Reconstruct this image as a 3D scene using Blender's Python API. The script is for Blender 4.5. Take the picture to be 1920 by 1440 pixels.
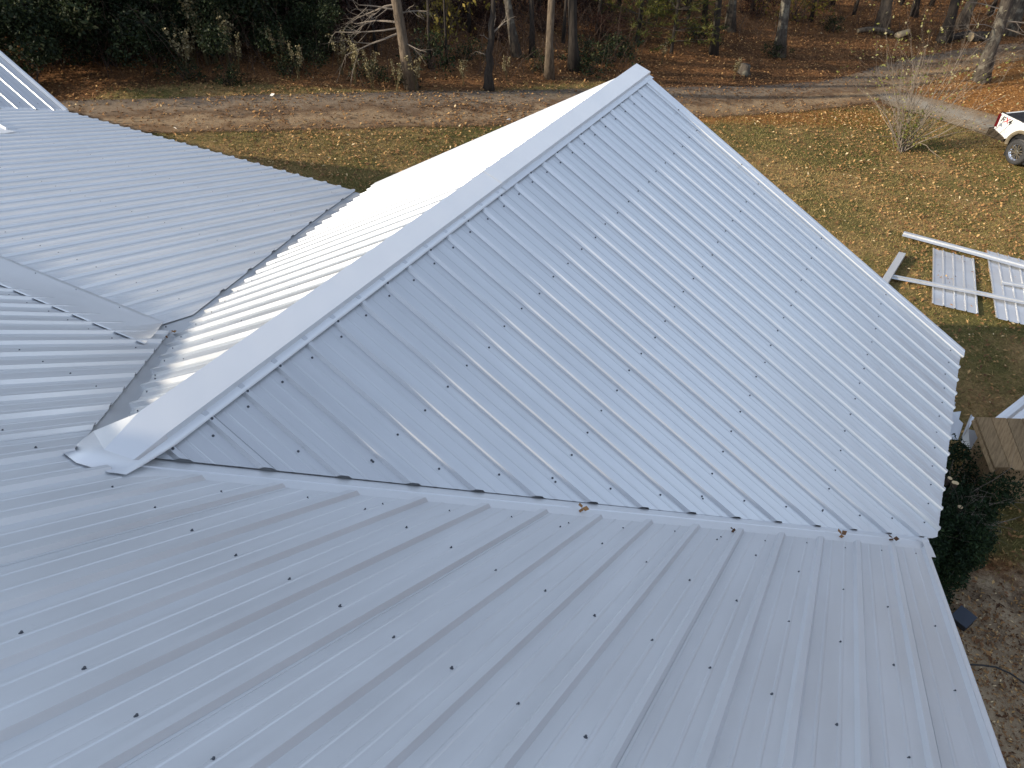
import bpy, math, random
import numpy as np
from mathutils import Vector, Matrix
R = math.radians
random.seed(7); RNG = np.random.default_rng(11)
for o in list(bpy.data.objects): bpy.data.objects.remove(o)
scene = bpy.context.scene
COL = scene.collection

# ------------------------------------------------------------------ camera
GZ = -6.3                                        # ground level (wing ridge is z = 0)
CF, CPI, CYA, CRO = 1376.7, 0.69003, -0.49117, -0.01777
CPOS = np.array([2.5793, -1.3344, 2.2663])
FW = np.array([math.sin(CYA)*math.cos(CPI), math.cos(CYA)*math.cos(CPI), -math.sin(CPI)])
_r = np.array([math.cos(CYA), -math.sin(CYA), 0.0]); _d = np.cross(FW, _r)
RT = _r*math.cos(CRO) + _d*math.sin(CRO); DN = -_r*math.sin(CRO) + _d*math.cos(CRO)
cam = bpy.data.cameras.new('camera'); camo = bpy.data.objects.new('camera', cam); COL.objects.link(camo)
camo.matrix_world = Matrix(((RT[0], -DN[0], -FW[0], CPOS[0]), (RT[1], -DN[1], -FW[1], CPOS[1]),
                            (RT[2], -DN[2], -FW[2], CPOS[2]), (0, 0, 0, 1)))
cam.sensor_fit = 'HORIZONTAL'; cam.sensor_width = 36.0; cam.lens = 36.0*CF/1920.0
cam.clip_start = 0.05; cam.clip_end = 2000
scene.camera = camo

# ------------------------------------------------------------------ sky and sun
SUN = Vector((-0.655, -0.70, 0.412)).normalized()
elev = math.asin(SUN.z); azim = math.atan2(SUN.x, SUN.y)
w = bpy.data.worlds.new('World'); scene.world = w; w.use_nodes = True
nt = w.node_tree; bg = nt.nodes['Background']
sky = nt.nodes.new('ShaderNodeTexSky'); sky.sky_type = 'NISHITA'; sky.sun_disc = False
sky.sun_elevation = elev; sky.sun_rotation = azim; sky.air_density = 1.0; sky.dust_density = 0.5; sky.ozone_density = 1.0
hs = nt.nodes.new('ShaderNodeHueSaturation'); hs.inputs['Saturation'].default_value = 0.60
nt.links.new(sky.outputs[0], hs.inputs['Color']); nt.links.new(hs.outputs[0], bg.inputs[0]); bg.inputs[1].default_value = 0.15
sl = bpy.data.lights.new('sun', 'SUN'); sl.energy = 2.8; sl.angle = R(0.53); sl.color = (1.0, 0.87, 0.68)
so = bpy.data.objects.new('sun', sl); COL.objects.link(so); so.location = (-20, -20, 20)
so.rotation_euler = SUN.to_track_quat('Z', 'Y').to_euler()
scene.view_settings.view_transform = 'Standard'; scene.view_settings.look = 'None'
scene.view_settings.gamma = 1.0; scene.view_settings.exposure = 1.1
scene.render.engine = 'CYCLES'

# ------------------------------------------------------------------ helpers
def ray(u, v): return FW + RT*(u-960)/CF + DN*(v-720)/CF
def gz(X, Y):
    """height of the land above GZ: it climbs towards the porch side of the house"""
    s = np.clip((4.0-np.asarray(X, float))/20.0, 0, 1); s = s*s*(3-2*s)
    return 2.4*s+0.016*wob(X, Y, 0.9)+0.008*wob(X, Y, 2.7, 1.0)-0.03
def wob(X, Y, k, ph=0.0):
    return (np.sin(X*k+1.7*np.sin(Y*k*0.83+ph))+np.sin(Y*k*1.31+ph*2+1.3*np.sin(X*k*0.71))+np.sin((X+Y)*k*0.57+ph*3))/3
def at(u, v, z=None):
    q = ray(u, v)
    if z is not None: return Vector(CPOS+(z-CPOS[2])/q[2]*q)
    z = GZ
    for _ in range(14): p = CPOS+(z-CPOS[2])/q[2]*q; z = .5*z+.5*(GZ+float(gz(p[0], p[1])))
    return Vector(p)
def on_plane(u, v, n, d):
    n = np.array(n, float); q = ray(u, v); t = (d-n@CPOS)/(n@q); return Vector(CPOS+t*q)
def above(u, v, base):
    """point on the ray (u,v) inside the vertical plane through base that faces the camera"""
    n = np.array([FW[0], FW[1], 0]); return on_plane(u, v, n, n@np.array(base))
def proj(p):
    q = np.array(p)-CPOS; z = q@FW
    return 960+CF*(q@RT)/z, 720+CF*(q@DN)/z

class MB:
    def __init__(s): s.v = []; s.f = []; s.t = []
    def add(s, vs, fs, tint=0.5):
        k = len(s.v); s.v += [tuple(p) for p in vs]; s.f += [tuple(i+k for i in f) for f in fs]; s.t += [tint]*len(vs)
    def quad(s, a, b, c, d, tint=0.5): s.add([a, b, c, d], [(0, 1, 2, 3)], tint)
    def box(s, c, size, rot=None):
        hx, hy, hz = [q/2 for q in size]
        vs = [Vector((x*hx, y*hy, z*hz)) for x in (-1, 1) for y in (-1, 1) for z in (-1, 1)]
        if rot is not None: vs = [rot @ p for p in vs]
        s.add([p+Vector(c) for p in vs], [(0, 1, 3, 2), (4, 6, 7, 5), (0, 4, 5, 1), (2, 3, 7, 6), (0, 2, 6, 4), (1, 5, 7, 3)])
    def tube(s, pts, rad, n=6, tint=0.5, cap=True):
        pts = [Vector(p) for p in pts]; k = len(s.v); prev = None; vs = []; fs = []
        for i, p in enumerate(pts):
            d = (pts[min(i+1, len(pts)-1)]-pts[max(i-1, 0)]).normalized()
            if prev is None:
                prev = d.orthogonal().normalized()
            u = (prev - d*prev.dot(d)); u = u.normalized() if u.length > 1e-6 else d.orthogonal().normalized()
            prev = u; w_ = d.cross(u)
            r = rad[i] if hasattr(rad, '__len__') else rad
            for j in range(n):
                a = 2*math.pi*j/n; vs.append(p+(u*math.cos(a)+w_*math.sin(a))*r)
        for i in range(len(pts)-1):
            for j in range(n):
                fs.append((i*n+j, i*n+(j+1) % n, (i+1)*n+(j+1) % n, (i+1)*n+j))
        if cap:
            fs.append(tuple(range(n-1, -1, -1))); fs.append(tuple((len(pts)-1)*n+j for j in range(n)))
        s.add(vs, fs, tint)
    def lathe(s, prof, n=32, axis='Y', tint=0.5):
        vs = []; fs = []; m = len(prof)
        for j in range(n):
            a = 2*math.pi*j/n
            for r, h in prof: vs.append((r*math.cos(a), h, r*math.sin(a)))
        for j in range(n):
            for i in range(m-1):
                fs.append((j*m+i, j*m+i+1, ((j+1) % n)*m+i+1, ((j+1) % n)*m+i))
        s.add(vs, fs, tint)
    def extrude(s, prof, a, b):
        """polygon prof (list of 3-vectors) swept by vector from a to b"""
        a = Vector(a); b = Vector(b); n = len(prof); vs = [Vector(p)+a for p in prof]+[Vector(p)+b for p in prof]
        fs = [tuple(range(n-1, -1, -1)), tuple(range(n, 2*n))]+[(i, (i+1) % n, n+(i+1) % n, n+i) for i in range(n)]
        s.add(vs, fs)
    def mesh(s, name, mat, smooth=False):
        me = bpy.data.meshes.new(name); me.from_pydata(s.v, [], s.f)
        at_ = me.attributes.new('tint', 'FLOAT', 'POINT'); at_.data.foreach_set('value', np.array(s.t, dtype=np.float32))
        if mat: me.materials.append(mat)
        if smooth: me.polygons.foreach_set('use_smooth', np.ones(len(me.polygons), bool))
        me.update(); return me
    def build(s, name, mat, parent=None, smooth=False):
        o = bpy.data.objects.new(name, s.mesh(name, mat, smooth)); COL.objects.link(o)
        if parent: attach(o, parent)
        return o
def np_mesh(name, V, F4, tint, mat):
    me = bpy.data.meshes.new(name); n = len(V); m = len(F4)
    me.vertices.add(n); me.vertices.foreach_set('co', V.astype(np.float32).ravel())
    k = F4.shape[1]; me.loops.add(m*k); me.loops.foreach_set('vertex_index', F4.astype(np.int32).ravel())
    me.polygons.add(m); me.polygons.foreach_set('loop_start', np.arange(0, m*k, k, dtype=np.int32))
    me.update(calc_edges=True)
    a = me.attributes.new('tint', 'FLOAT', 'POINT'); a.data.foreach_set('value', tint.astype(np.float32))
    me.materials.append(mat); return me
def link(name, me, parent=None):
    o = bpy.data.objects.new(name, me); COL.objects.link(o)
    if parent: attach(o, parent)
    return o
def world(o):
    m = o.matrix_basis.copy()
    if o.parent: m = world(o.parent) @ o.matrix_parent_inverse @ m
    return m
def attach(o, parent):          # keep o where it stands in the world
    o.parent = parent; o.matrix_parent_inverse = world(parent).inverted()
def local(o, parent):           # o is given in its parent's own coordinates
    o.parent = parent; return o
def tag(o, label=None, cat=None, group=None, kind=None):
    if label: o['label'] = label
    if cat: o['category'] = cat
    if group: o['group'] = group
    if kind: o['kind'] = kind
    return o
def thing(name, label, cat, loc=(0, 0, 0), rz=0.0, group=None):
    o = bpy.data.objects.new(name, None); o.empty_display_size = 0.2; COL.objects.link(o)
    o.location = loc; o.rotation_euler = (0, 0, rz); return tag(o, label, cat, group)
def dup(root, loc, rz=0.0, sc=1.0):
    r = root.copy(); COL.objects.link(r); r.location = loc; r.rotation_euler = (0, 0, rz); r.scale = (sc, sc, sc)
    for ch in list(root.children):
        c = ch.copy(); COL.objects.link(c); c.parent = r
        for g in ch.children:
            d = g.copy(); COL.objects.link(d); d.parent = c
    return r

# ------------------------------------------------------------------ materials
def mat(name):
    m = bpy.data.materials.new(name); m.use_nodes = True
    return m, m.node_tree, m.node_tree.nodes['Principled BSDF']
def N(nt, t, **kw):
    n = nt.nodes.new(t)
    for k, v in kw.items(): setattr(n, k, v)
    return n
def noise(nt, scale, detail=4, rough=0.55, vec=None):
    n = N(nt, 'ShaderNodeTexNoise'); n.inputs['Scale'].default_value = scale
    n.inputs['Detail'].default_value = detail; n.inputs['Roughness'].default_value = rough
    if vec is not None: nt.links.new(vec, n.inputs['Vector'])
    return n.outputs['Fac']
def ramp(nt, fac, stops):
    r = N(nt, 'ShaderNodeValToRGB'); e = r.color_ramp.elements
    while len(e) < len(stops): e.new(0.5)
    for i, (p, c) in enumerate(stops):
        e[i].position = p; e[i].color = (*c, 1) if len(c) == 3 else c
    nt.links.new(fac, r.inputs[0]); return r.outputs[0]
def math_(nt, op, a, b=None, clamp=False):
    n = N(nt, 'ShaderNodeMath', operation=op, use_clamp=clamp)
    for i, x in enumerate((a, b)):
        if x is None: continue
        if isinstance(x, (int, float)): n.inputs[i].default_value = x
        else: nt.links.new(x, n.inputs[i])
    return n.outputs[0]
def mixc(nt, fac, a, b, mode='MIX'):
    n = N(nt, 'ShaderNodeMix', data_type='RGBA', blend_type=mode)
    for idx, x in ((0, fac), (6, a), (7, b)):
        if isinstance(x, (int, float)): n.inputs[idx].default_value = x
        elif isinstance(x, tuple): n.inputs[idx].default_value = (*x, 1)
        else: nt.links.new(x, n.inputs[idx])
    return n.outputs[2]
def bump(nt, h, strength, dist, bsdf):
    b = N(nt, 'ShaderNodeBump'); b.inputs['Strength'].default_value = strength; b.inputs['Distance'].default_value = dist
    nt.links.new(h, b.inputs['Height']); nt.links.new(b.outputs[0], bsdf.inputs['Normal'])
def coords(nt, kind='Object', scale=None):
    c = N(nt, 'ShaderNodeTexCoord').outputs[kind]
    if scale:
        m = N(nt, 'ShaderNodeMapping'); m.inputs['Scale'].default_value = scale; nt.links.new(c, m.inputs[0]); return m.outputs[0]
    return c
def attr(nt, name='tint'):
    n = N(nt, 'ShaderNodeAttribute'); n.attribute_name = name; return n.outputs['Fac']

def metal(name, base, rough, stretch, metallic=0.0, dirt=0.06):
    m, nt, b = mat(name)
    v = coords(nt); vs = coords(nt, 'Object', stretch)
    f = noise(nt, 1.3, 5, 0.6, vs); g = noise(nt, 22, 3, 0.6, v); h = noise(nt, 0.8, 3, 0.5, v)
    c = mixc(nt, math_(nt, 'MULTIPLY', f, 1.0), tuple(x*(1-dirt*1.6) for x in base), tuple(min(1, x*(1+dirt)) for x in base))
    spots = ramp(nt, noise(nt, 60, 2, 0.5, v), [(0.70, (0, 0, 0)), (0.80, (1, 1, 1))])
    c = mixc(nt, math_(nt, 'MULTIPLY', spots, 0.10), c, tuple(x*0.6 for x in base))
    nt.links.new(c, b.inputs['Base Color'])
    r = math_(nt, 'ADD', math_(nt, 'MULTIPLY', f, 0.14), rough-0.07)
    r = math_(nt, 'ADD', r, math_(nt, 'MULTIPLY', g, 0.05)); nt.links.new(r, b.inputs['Roughness'])
    b.inputs['Metallic'].default_value = metallic
    bump(nt, math_(nt, 'ADD', h, math_(nt, 'MULTIPLY', g, 0.006)), 0.7, 0.045, b)
    return m
M_ROOF_Y = metal('painted_roof_metal', (0.68, 0.695, 0.71), 0.41, (6, 0.5, 1), metallic=0.45, dirt=0.09)      # ribs run along y
M_ROOF_X = metal('painted_roof_metal_cross', (0.64, 0.655, 0.67), 0.36, (0.5, 6, 1), metallic=0.74, dirt=0.09) # ribs run along x
M_TRIM = metal('painted_trim_metal', (0.76, 0.775, 0.79), 0.42, (1, 1, 1), metallic=0.40, dirt=0.04)
M_VALLEY = metal('bare_valley_metal', (0.56, 0.575, 0.59), 0.42, (3, 3, 1), metallic=0.5)
def plain(name, col, rough=0.5, metallic=0.0, nscale=8, var=0.2, bmp=0.0):
    m, nt, b = mat(name); v = coords(nt); f = noise(nt, nscale, 5, 0.6, v)
    c = mixc(nt, f, tuple(x*(1-var) for x in col), tuple(min(1, x*(1+var)) for x in col))
    nt.links.new(c, b.inputs['Base Color']); b.inputs['Roughness'].default_value = rough; b.inputs['Metallic'].default_value = metallic
    if bmp: bump(nt, f, 0.6, bmp, b)
    return m
M_SCREW = plain('screw_grey', (0.085, 0.095, 0.11), 0.45, 0.3)
M_WALL = plain('siding_white', (0.62, 0.61, 0.58), 0.6, 0, 3, 0.06)
M_WOODTRIM = plain('eave_board', (0.45, 0.42, 0.38), 0.7, 0, 6, 0.15)
M_PAINT = plain('white_car_paint', (0.80, 0.80, 0.78), 0.22, 0, 2, 0.02)
M_TAN = plain('tan_fender', (0.20, 0.17, 0.12), 0.35, 0.1, 6, 0.1)
M_RUBBER = plain('tyre_rubber', (0.035, 0.035, 0.036), 0.8, 0, 30, 0.3)
M_TREAD = plain('dusty_tread', (0.14, 0.13, 0.12), 0.9, 0, 30, 0.3)
M_CHROME = plain('bright_alloy', (0.80, 0.80, 0.82), 0.16, 0.95, 5, 0.04)
M_BLACK = plain('black_plastic', (0.018, 0.019, 0.022), 0.45, 0, 10, 0.2)
M_DKBUMP = plain('smoked_bumper', (0.16, 0.13, 0.10), 0.25, 0.7, 6, 0.15)
M_RED = plain('tail_lamp_red', (0.10, 0.008, 0.012), 0.15, 0, 4, 0.1)
M_DECALRED = plain('decal_red', (0.45, 0.03, 0.05), 0.4)
M_GLASS = plain('dark_cab_glass', (0.02, 0.025, 0.03), 0.06, 0, 3, 0.1)
M_CABLE = plain('black_cable', (0.012, 0.012, 0.013), 0.5)
M_BOX = plain('slate_plastic', (0.035, 0.045, 0.065), 0.42, 0, 12, 0.2)
M_CUT = plain('fresh_cut_wood', (0.62, 0.46, 0.26), 0.8, 0, 20, 0.2)
M_LITTER = plain('pale_scrap', (0.75, 0.72, 0.66), 0.7, 0, 12, 0.15)

def bark(name, dark, light, scale=7, patch=None):
    m, nt, b = mat(name); v = coords(nt, 'Object', (1, 1, 0.22)); v2 = coords(nt)
    f = noise(nt, scale*2.2, 6, 0.7, v); c = ramp(nt, f, [(0.32, dark), (0.66, light)])
    if patch:
        p = ramp(nt, noise(nt, 3.2, 5, 0.65, v2), [(0.52, (0, 0, 0)), (0.60, (1, 1, 1))]); c = mixc(nt, p, c, patch)
    nt.links.new(c, b.inputs['Base Color']); b.inputs['Roughness'].default_value = 0.95
    bump(nt, f, 0.9, 0.03, b); return m
M_BARK_D = bark('dark_bark', (0.012, 0.009, 0.007), (0.045, 0.035, 0.027))
M_BARK_T = bark('tan_bark', (0.05, 0.037, 0.026), (0.19, 0.145, 0.10))
M_BARK_G = bark('mottled_bark', (0.028, 0.023, 0.018), (0.11, 0.09, 0.07), 6, (0.17, 0.155, 0.12))
M_TWIG = plain('grey_twig', (0.20, 0.165, 0.13), 0.9, 0, 9, 0.3)
M_TWIG_D = plain('brown_twig', (0.075, 0.050, 0.036), 0.9, 0, 9, 0.3)
def leafy(name, stops, trans=0.25, rough=0.6):
    m, nt, b = mat(name)
    c = ramp(nt, attr(nt), stops); nt.links.new(c, b.inputs['Base Color']); b.inputs['Roughness'].default_value = rough; b.inputs['Specular IOR Level'].default_value = 0.2
    tr = N(nt, 'ShaderNodeBsdfTranslucent'); nt.links.new(c, tr.inputs[0])
    mx = N(nt, 'ShaderNodeMixShader'); mx.inputs[0].default_value = trans
    nt.links.new(b.outputs[0], mx.inputs[1]); nt.links.new(tr.outputs[0], mx.inputs[2])
    nt.links.new(mx.outputs[0], nt.nodes['Material Output'].inputs[0]); return m
M_EVERG_SHADED = leafy('evergreen_leaf_shaded', [(0, (0.007, 0.012, 0.006)), (0.5, (0.018, 0.029, 0.011)), (0.85, (0.036, 0.050, 0.018)), (1, (0.10, 0.10, 0.045))])  # dark foliage, colours lowered further to carry the thicket's shade
M_JUNIPER = leafy('hedge_leaf', [(0, (0.008, 0.016, 0.008)), (0.6, (0.018, 0.038, 0.014)), (1, (0.045, 0.070, 0.022))], 0.15)
M_PINE = leafy('pine_needle', [(0, (0.05, 0.062, 0.014)), (0.5, (0.10, 0.11, 0.024)), (1, (0.20, 0.18, 0.04))])
M_YLEAF = leafy('yellow_leaf', [(0, (0.10, 0.09, 0.02)), (0.5, (0.24, 0.19, 0.04)), (1, (0.38, 0.27, 0.06))], 0.35)
M_BLEAF = leafy('russet_leaf', [(0, (0.05, 0.022, 0.012)), (0.5, (0.16, 0.075, 0.03)), (1, (0.32, 0.17, 0.07))], 0.3)
M_RLEAF = leafy('wine_red_leaf', [(0, (0.014, 0.007, 0.006)), (0.6, (0.038, 0.016, 0.012)), (1, (0.08, 0.035, 0.022))], 0.2)
M_SHRUBLEAF = leafy('lime_leaf', [(0, (0.10, 0.12, 0.03)), (0.6, (0.24, 0.24, 0.06)), (1, (0.45, 0.40, 0.24))], 0.35)
M_FALLEN = leafy('fallen_leaf', [(0, (0.067, 0.034, 0.018)), (0.35, (0.190, 0.095, 0.043)), (0.65, (0.403, 0.224, 0.087)), (0.87, (0.582, 0.370, 0.157)), (1, (0.720, 0.560, 0.325))], 0.1, 0.7)
M_GRASS = leafy('lawn_blade', [(0, (0.068, 0.099, 0.023)), (0.35, (0.163, 0.163, 0.047)), (0.7, (0.351, 0.267, 0.101)), (1, (0.598, 0.429, 0.195))], 0.2, 0.7)
M_DRYWEED = leafy('dry_weed', [(0, (0.09, 0.075, 0.035)), (0.6, (0.22, 0.18, 0.09)), (1, (0.36, 0.31, 0.19))], 0.2)

def wood_mat():
    m, nt, b = mat('weathered_planks'); v = coords(nt, 'Object', (14, 0.9, 3))
    f = noise(nt, 3.0, 6, 0.65, v); c = ramp(nt, f, [(0.25, (0.17, 0.11, 0.055)), (0.55, (0.36, 0.25, 0.135)), (0.8, (0.46, 0.33, 0.19))])
    k = ramp(nt, noise(nt, 2.2, 3, 0.5, coords(nt)), [(0.62, (0, 0, 0)), (0.72, (1, 1, 1))])
    c = mixc(nt, math_(nt, 'MULTIPLY', k, 0.6), c, (0.05, 0.034, 0.022))
    c = mixc(nt, 1.0, c, ramp(nt, attr(nt), [(0, (0.7, 0.7, 0.7)), (1, (1.1, 1.05, 1.0))]), 'MULTIPLY')
    nt.links.new(c, b.inputs['Base Color']); b.inputs['Roughness'].default_value = 0.85; bump(nt, f, 0.5, 0.01, b); return m
M_PLANK = wood_mat()

# ------------------------------------------------------------------ the ground
def seg_dist(X, Y, pts):
    d = np.full(X.shape, 1e9)
    for (ax, ay), (bx, by) in zip(pts[:-1], pts[1:]):
        vx, vy = bx-ax, by-ay; t = np.clip(((X-ax)*vx+(Y-ay)*vy)/(vx*vx+vy*vy), 0, 1)
        d = np.minimum(d, np.hypot(X-ax-t*vx, Y-ay-t*vy))
    return d
def inside(X, Y, poly):
    r = np.zeros(X.shape, bool); n = len(poly)
    for i in range(n):
        (x1, y1), (x2, y2) = poly[i], poly[(i+1) % n]
        c = ((y1 > Y) != (y2 > Y)) & (X < (x2-x1)*(Y-y1)/((y2-y1) if y2 != y1 else 1e-9)+x1); r ^= c
    return r
def soft(X, Y, poly, wd):
    d = seg_dist(X, Y, list(poly)+[poly[0]]); s = np.where(inside(X, Y, poly), 1, -1)
    return np.clip(0.5+0.5*s*d/wd, 0, 1)
def px(L): return [tuple(at(u, v)[:2]) for u, v in L]
ROAD = px([(-300, 226), (60, 222), (300, 218), (600, 208), (900, 203), (1200, 195), (1450, 186), (1600, 172), (1700, 138), (1800, 112), (1920, 95), (2300, 66)])
BRANCH = px([(1590, 178), (1640, 180), (1710, 192), (1790, 214), (1870, 240), (2000, 285)])
LAWN = px([(-400, 250), (300, 240), (700, 226), (1100, 214), (1500, 206), (1640, 200), (1760, 222), (1870, 252), (2100, 330), (2500, 700), (2500, 1100), (1500, 1100), (400, 500), (-400, 420)])
VERGE = px([(150, 200), (230, 172), (420, 160), (620, 172), (760, 178), (900, 180), (1050, 165), (1150, 160), (1250, 172), (1250, 186), (900, 188), (500, 196)])
LEAFY = px([(1690, 150), (1760, 122), (1930, 104), (2200, 90), (2200, 320), (1960, 262), (1850, 228), (1745, 196)])
EDGE = px([(1180, 214), (1300, 206), (1500, 200), (1640, 203), (1720, 228), (1640, 245), (1480, 240), (1300, 236), (1180, 232)])
DIRT = [(3.3, 1.0), (3.3, 6.2), (4.6, 7.2), (6.0, 7.6), (14, 9), (14, -12), (3.3, -12)]
def zones(X, Y):
    road = np.clip(1.25-seg_dist(X, Y, ROAD)/1.0, 0, 1)
    br = np.clip(1.5-seg_dist(X, Y, BRANCH)/0.85, 0, 1)
    lawn = soft(X, Y, LAWN, 0.9); verge = soft(X, Y, VERGE, 0.8)*1.4
    leafy = np.maximum(soft(X, Y, LEAFY, 0.9), .75*soft(X, Y, EDGE, 0.7)); dirt = soft(X, Y, DIRT, 1.0)
    return dict(road=np.clip(road, 0, 1), branch=br, lawn=np.clip(lawn+verge, 0, 1)*(1-dirt), leafy=leafy, dirt=dirt)
gx = np.concatenate([[-700, -300, -140, -80, -60], np.arange(-45, 24, 0.30), [30, 45, 80, 160, 300, 700]])
gy = np.concatenate([[-700, -300, -120, -60, -30], np.arange(-14, 62, 0.30), [70, 90, 130, 200, 350, 700]])
GX, GY = np.meshgrid(gx, gy)
nx, ny = len(gx), len(gy)
V = np.stack([GX, GY, GZ+gz(GX, GY)], -1).reshape(-1, 3)
ii = np.arange(nx*ny).reshape(ny, nx)
F = np.stack([ii[:-1, :-1], ii[:-1, 1:], ii[1:, 1:], ii[1:, :-1]], -1).reshape(-1, 4)
def ground_mat():
    m, nt, b = mat('ground_cover'); v = coords(nt)
    n1 = noise(nt, 0.45, 6, 0.6, v); n2 = noise(nt, 3.2, 6, 0.65, v); n3 = noise(nt, 17, 5, 0.7, v); n4 = noise(nt, 70, 3, 0.6, v)
    def mask(name, lo=0.38, hi=0.62, amp=0.9):
        a = math_(nt, 'ADD', attr(nt, name), math_(nt, 'MULTIPLY', math_(nt, 'SUBTRACT', math_(nt, 'ADD', math_(nt, 'MULTIPLY', n2, 0.6), math_(nt, 'MULTIPLY', n3, 0.4)), 0.5), amp))
        return ramp(nt, a, [(lo, (0, 0, 0)), (hi, (1, 1, 1))])
    floor = ramp(nt, n3, [(0.28, (0.072, 0.036, 0.019)), (0.5, (0.223, 0.106, 0.045)), (0.68, (0.415, 0.208, 0.079)), (0.85, (0.638, 0.351, 0.144))])
    floor = mixc(nt, ramp(nt, n1, [(0.40, (0, 0, 0)), (0.62, (0.7, 0.7, 0.7))]), floor, (0.055, 0.032, 0.018))
    green = ramp(nt, n3, [(0.3, (0.074, 0.070, 0.022)), (0.55, (0.168, 0.142, 0.048)), (0.8, (0.312, 0.240, 0.096))])
    tan = ramp(nt, n3, [(0.28, (0.158, 0.101, 0.043)), (0.55, (0.360, 0.238, 0.101)), (0.8, (0.547, 0.374, 0.173))])
    pat = math_(nt, 'ADD', math_(nt, 'MULTIPLY', n1, 0.65), math_(nt, 'MULTIPLY', n2, 0.35))
    lawn = mixc(nt, ramp(nt, pat, [(0.44, (0, 0, 0)), (0.57, (1, 1, 1))]), green, tan)
    orange = ramp(nt, n3, [(0.28, (0.149, 0.063, 0.021)), (0.55, (0.404, 0.187, 0.056)), (0.8, (0.628, 0.344, 0.128))])
    dirt = ramp(nt, n2, [(0.30, (0.28, 0.20, 0.125)), (0.6, (0.46, 0.34, 0.215)), (0.8, (0.54, 0.42, 0.28))])
    mulch = ramp(nt, n4, [(0.35, (0.04, 0.027, 0.019)), (0.6, (0.17, 0.11, 0.07)), (0.8, (0.40, 0.29, 0.19))])
    dirt = mixc(nt, ramp(nt, math_(nt, 'ADD', math_(nt, 'MULTIPLY', n1, 0.5), math_(nt, 'MULTIPLY', n2, 0.5)), [(0.34, (0, 0, 0)), (0.46, (1, 1, 1))]), mulch, dirt)
    c = mixc(nt, mask('lawn'), floor, lawn); c = mixc(nt, mask('leafy'), c, orange); c = mixc(nt, mask('dirt'), c, dirt)
    nt.links.new(c, b.inputs['Base Color']); b.inputs['Roughness'].default_value = 0.95; b.inputs['Specular IOR Level'].default_value = 0.15
    bump(nt, math_(nt, 'ADD', n3, math_(nt, 'MULTIPLY', n4, 0.5)), 1.0, 0.06, b); return m
me = np_mesh('ground', V, F, np.zeros(len(V)), ground_mat())
Z = zones(GX, GY)
for k in ('lawn', 'leafy', 'dirt'):
    a = me.attributes.new(k, 'FLOAT', 'POINT'); a.data.foreach_set('value', Z[k].ravel().astype(np.float32))
me.polygons.foreach_set('use_smooth', np.ones(len(me.polygons), bool))
tag(link('ground', me), kind='structure')
def road_mat(name, stops, edge_amp=0.9):
    m, nt, b = mat(name); v = coords(nt); n2 = noise(nt, 1.4, 6, 0.65, v); n3 = noise(nt, 14, 5, 0.7, v); n4 = noise(nt, 80, 3, 0.6, v)
    g = ramp(nt, math_(nt, 'ADD', attr(nt, 'across'), math_(nt, 'MULTIPLY', math_(nt, 'SUBTRACT', n2, 0.5), 0.9)), stops)
    c = mixc(nt, 1.0, g, ramp(nt, n4, [(0.3, (0.62, 0.62, 0.62)), (0.75, (1.25, 1.22, 1.2))]), 'MULTIPLY')
    lit = ramp(nt, n3, [(0.52, (0, 0, 0)), (0.62, (1, 1, 1))])
    c = mixc(nt, math_(nt, 'MULTIPLY', lit, 0.5), c, (0.16, 0.085, 0.036))
    nt.links.new(c, b.inputs['Base Color']); b.inputs['Roughness'].default_value = 0.95
    bump(nt, n4, 0.8, 0.02, b)
    a = math_(nt, 'ADD', attr(nt, 'tint'), math_(nt, 'MULTIPLY', math_(nt, 'SUBTRACT', math_(nt, 'ADD', math_(nt, 'MULTIPLY', n2, 0.55), math_(nt, 'MULTIPLY', n3, 0.45)), 0.5), edge_amp))
    al = ramp(nt, a, [(0.30, (0, 0, 0)), (0.55, (1, 1, 1))])
    tr = N(nt, 'ShaderNodeBsdfTransparent'); mx = N(nt, 'ShaderNodeMixShader')
    nt.links.new(al, mx.inputs[0]); nt.links.new(tr.outputs[0], mx.inputs[1]); nt.links.new(b.outputs[0], mx.inputs[2])
    nt.links.new(mx.outputs[0], nt.nodes['Material Output'].inputs[0]); return m
def road(name, line, half, m, dz):
    P = []; 
    for (a, b) in zip(line[:-1], line[1:]):
        n = max(2, int(math.hypot(b[0]-a[0], b[1]-a[1])/0.4))
        P += [(a[0]+(b[0]-a[0])*i/n, a[1]+(b[1]-a[1])*i/n) for i in range(n)]
    P.append(line[-1]); P = np.array(P); K = 13
    for _ in range(6): P[1:-1] = (P[:-2]+2*P[1:-1]+P[2:])/4
    T = np.gradient(P, axis=0); T /= np.linalg.norm(T, axis=1)[:, None]; Nn = np.stack([-T[:, 1], T[:, 0]], -1)
    o = np.linspace(-1, 1, K)
    XY = P[:, None, :]+Nn[:, None, :]*(o[None, :, None]*half)
    Zc = GZ+gz(XY[..., 0], XY[..., 1])+dz
    Vv = np.concatenate([XY, Zc[..., None]], -1).reshape(-1, 3)
    jj = np.arange(len(P)*K).reshape(len(P), K); Ff = np.stack([jj[:-1, :-1], jj[1:, :-1], jj[1:, 1:], jj[:-1, 1:]], -1).reshape(-1, 4)
    ends_ = np.clip(np.minimum(np.arange(len(P)), np.arange(len(P))[::-1])/6.0, 0, 1); tint = (ends_[:, None]*np.clip((1-np.abs(o))*2.2, 0, 1)[None]).ravel()
    mesh = np_mesh(name, Vv, Ff, tint, m); a = mesh.attributes.new('across', 'FLOAT', 'POINT')
    a.data.foreach_set('value', np.tile((o+1)/2, len(P)).astype(np.float32))
    mesh.polygons.foreach_set('use_smooth', np.ones(len(mesh.polygons), bool))
    return tag(link(name, mesh), kind='structure')
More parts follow.
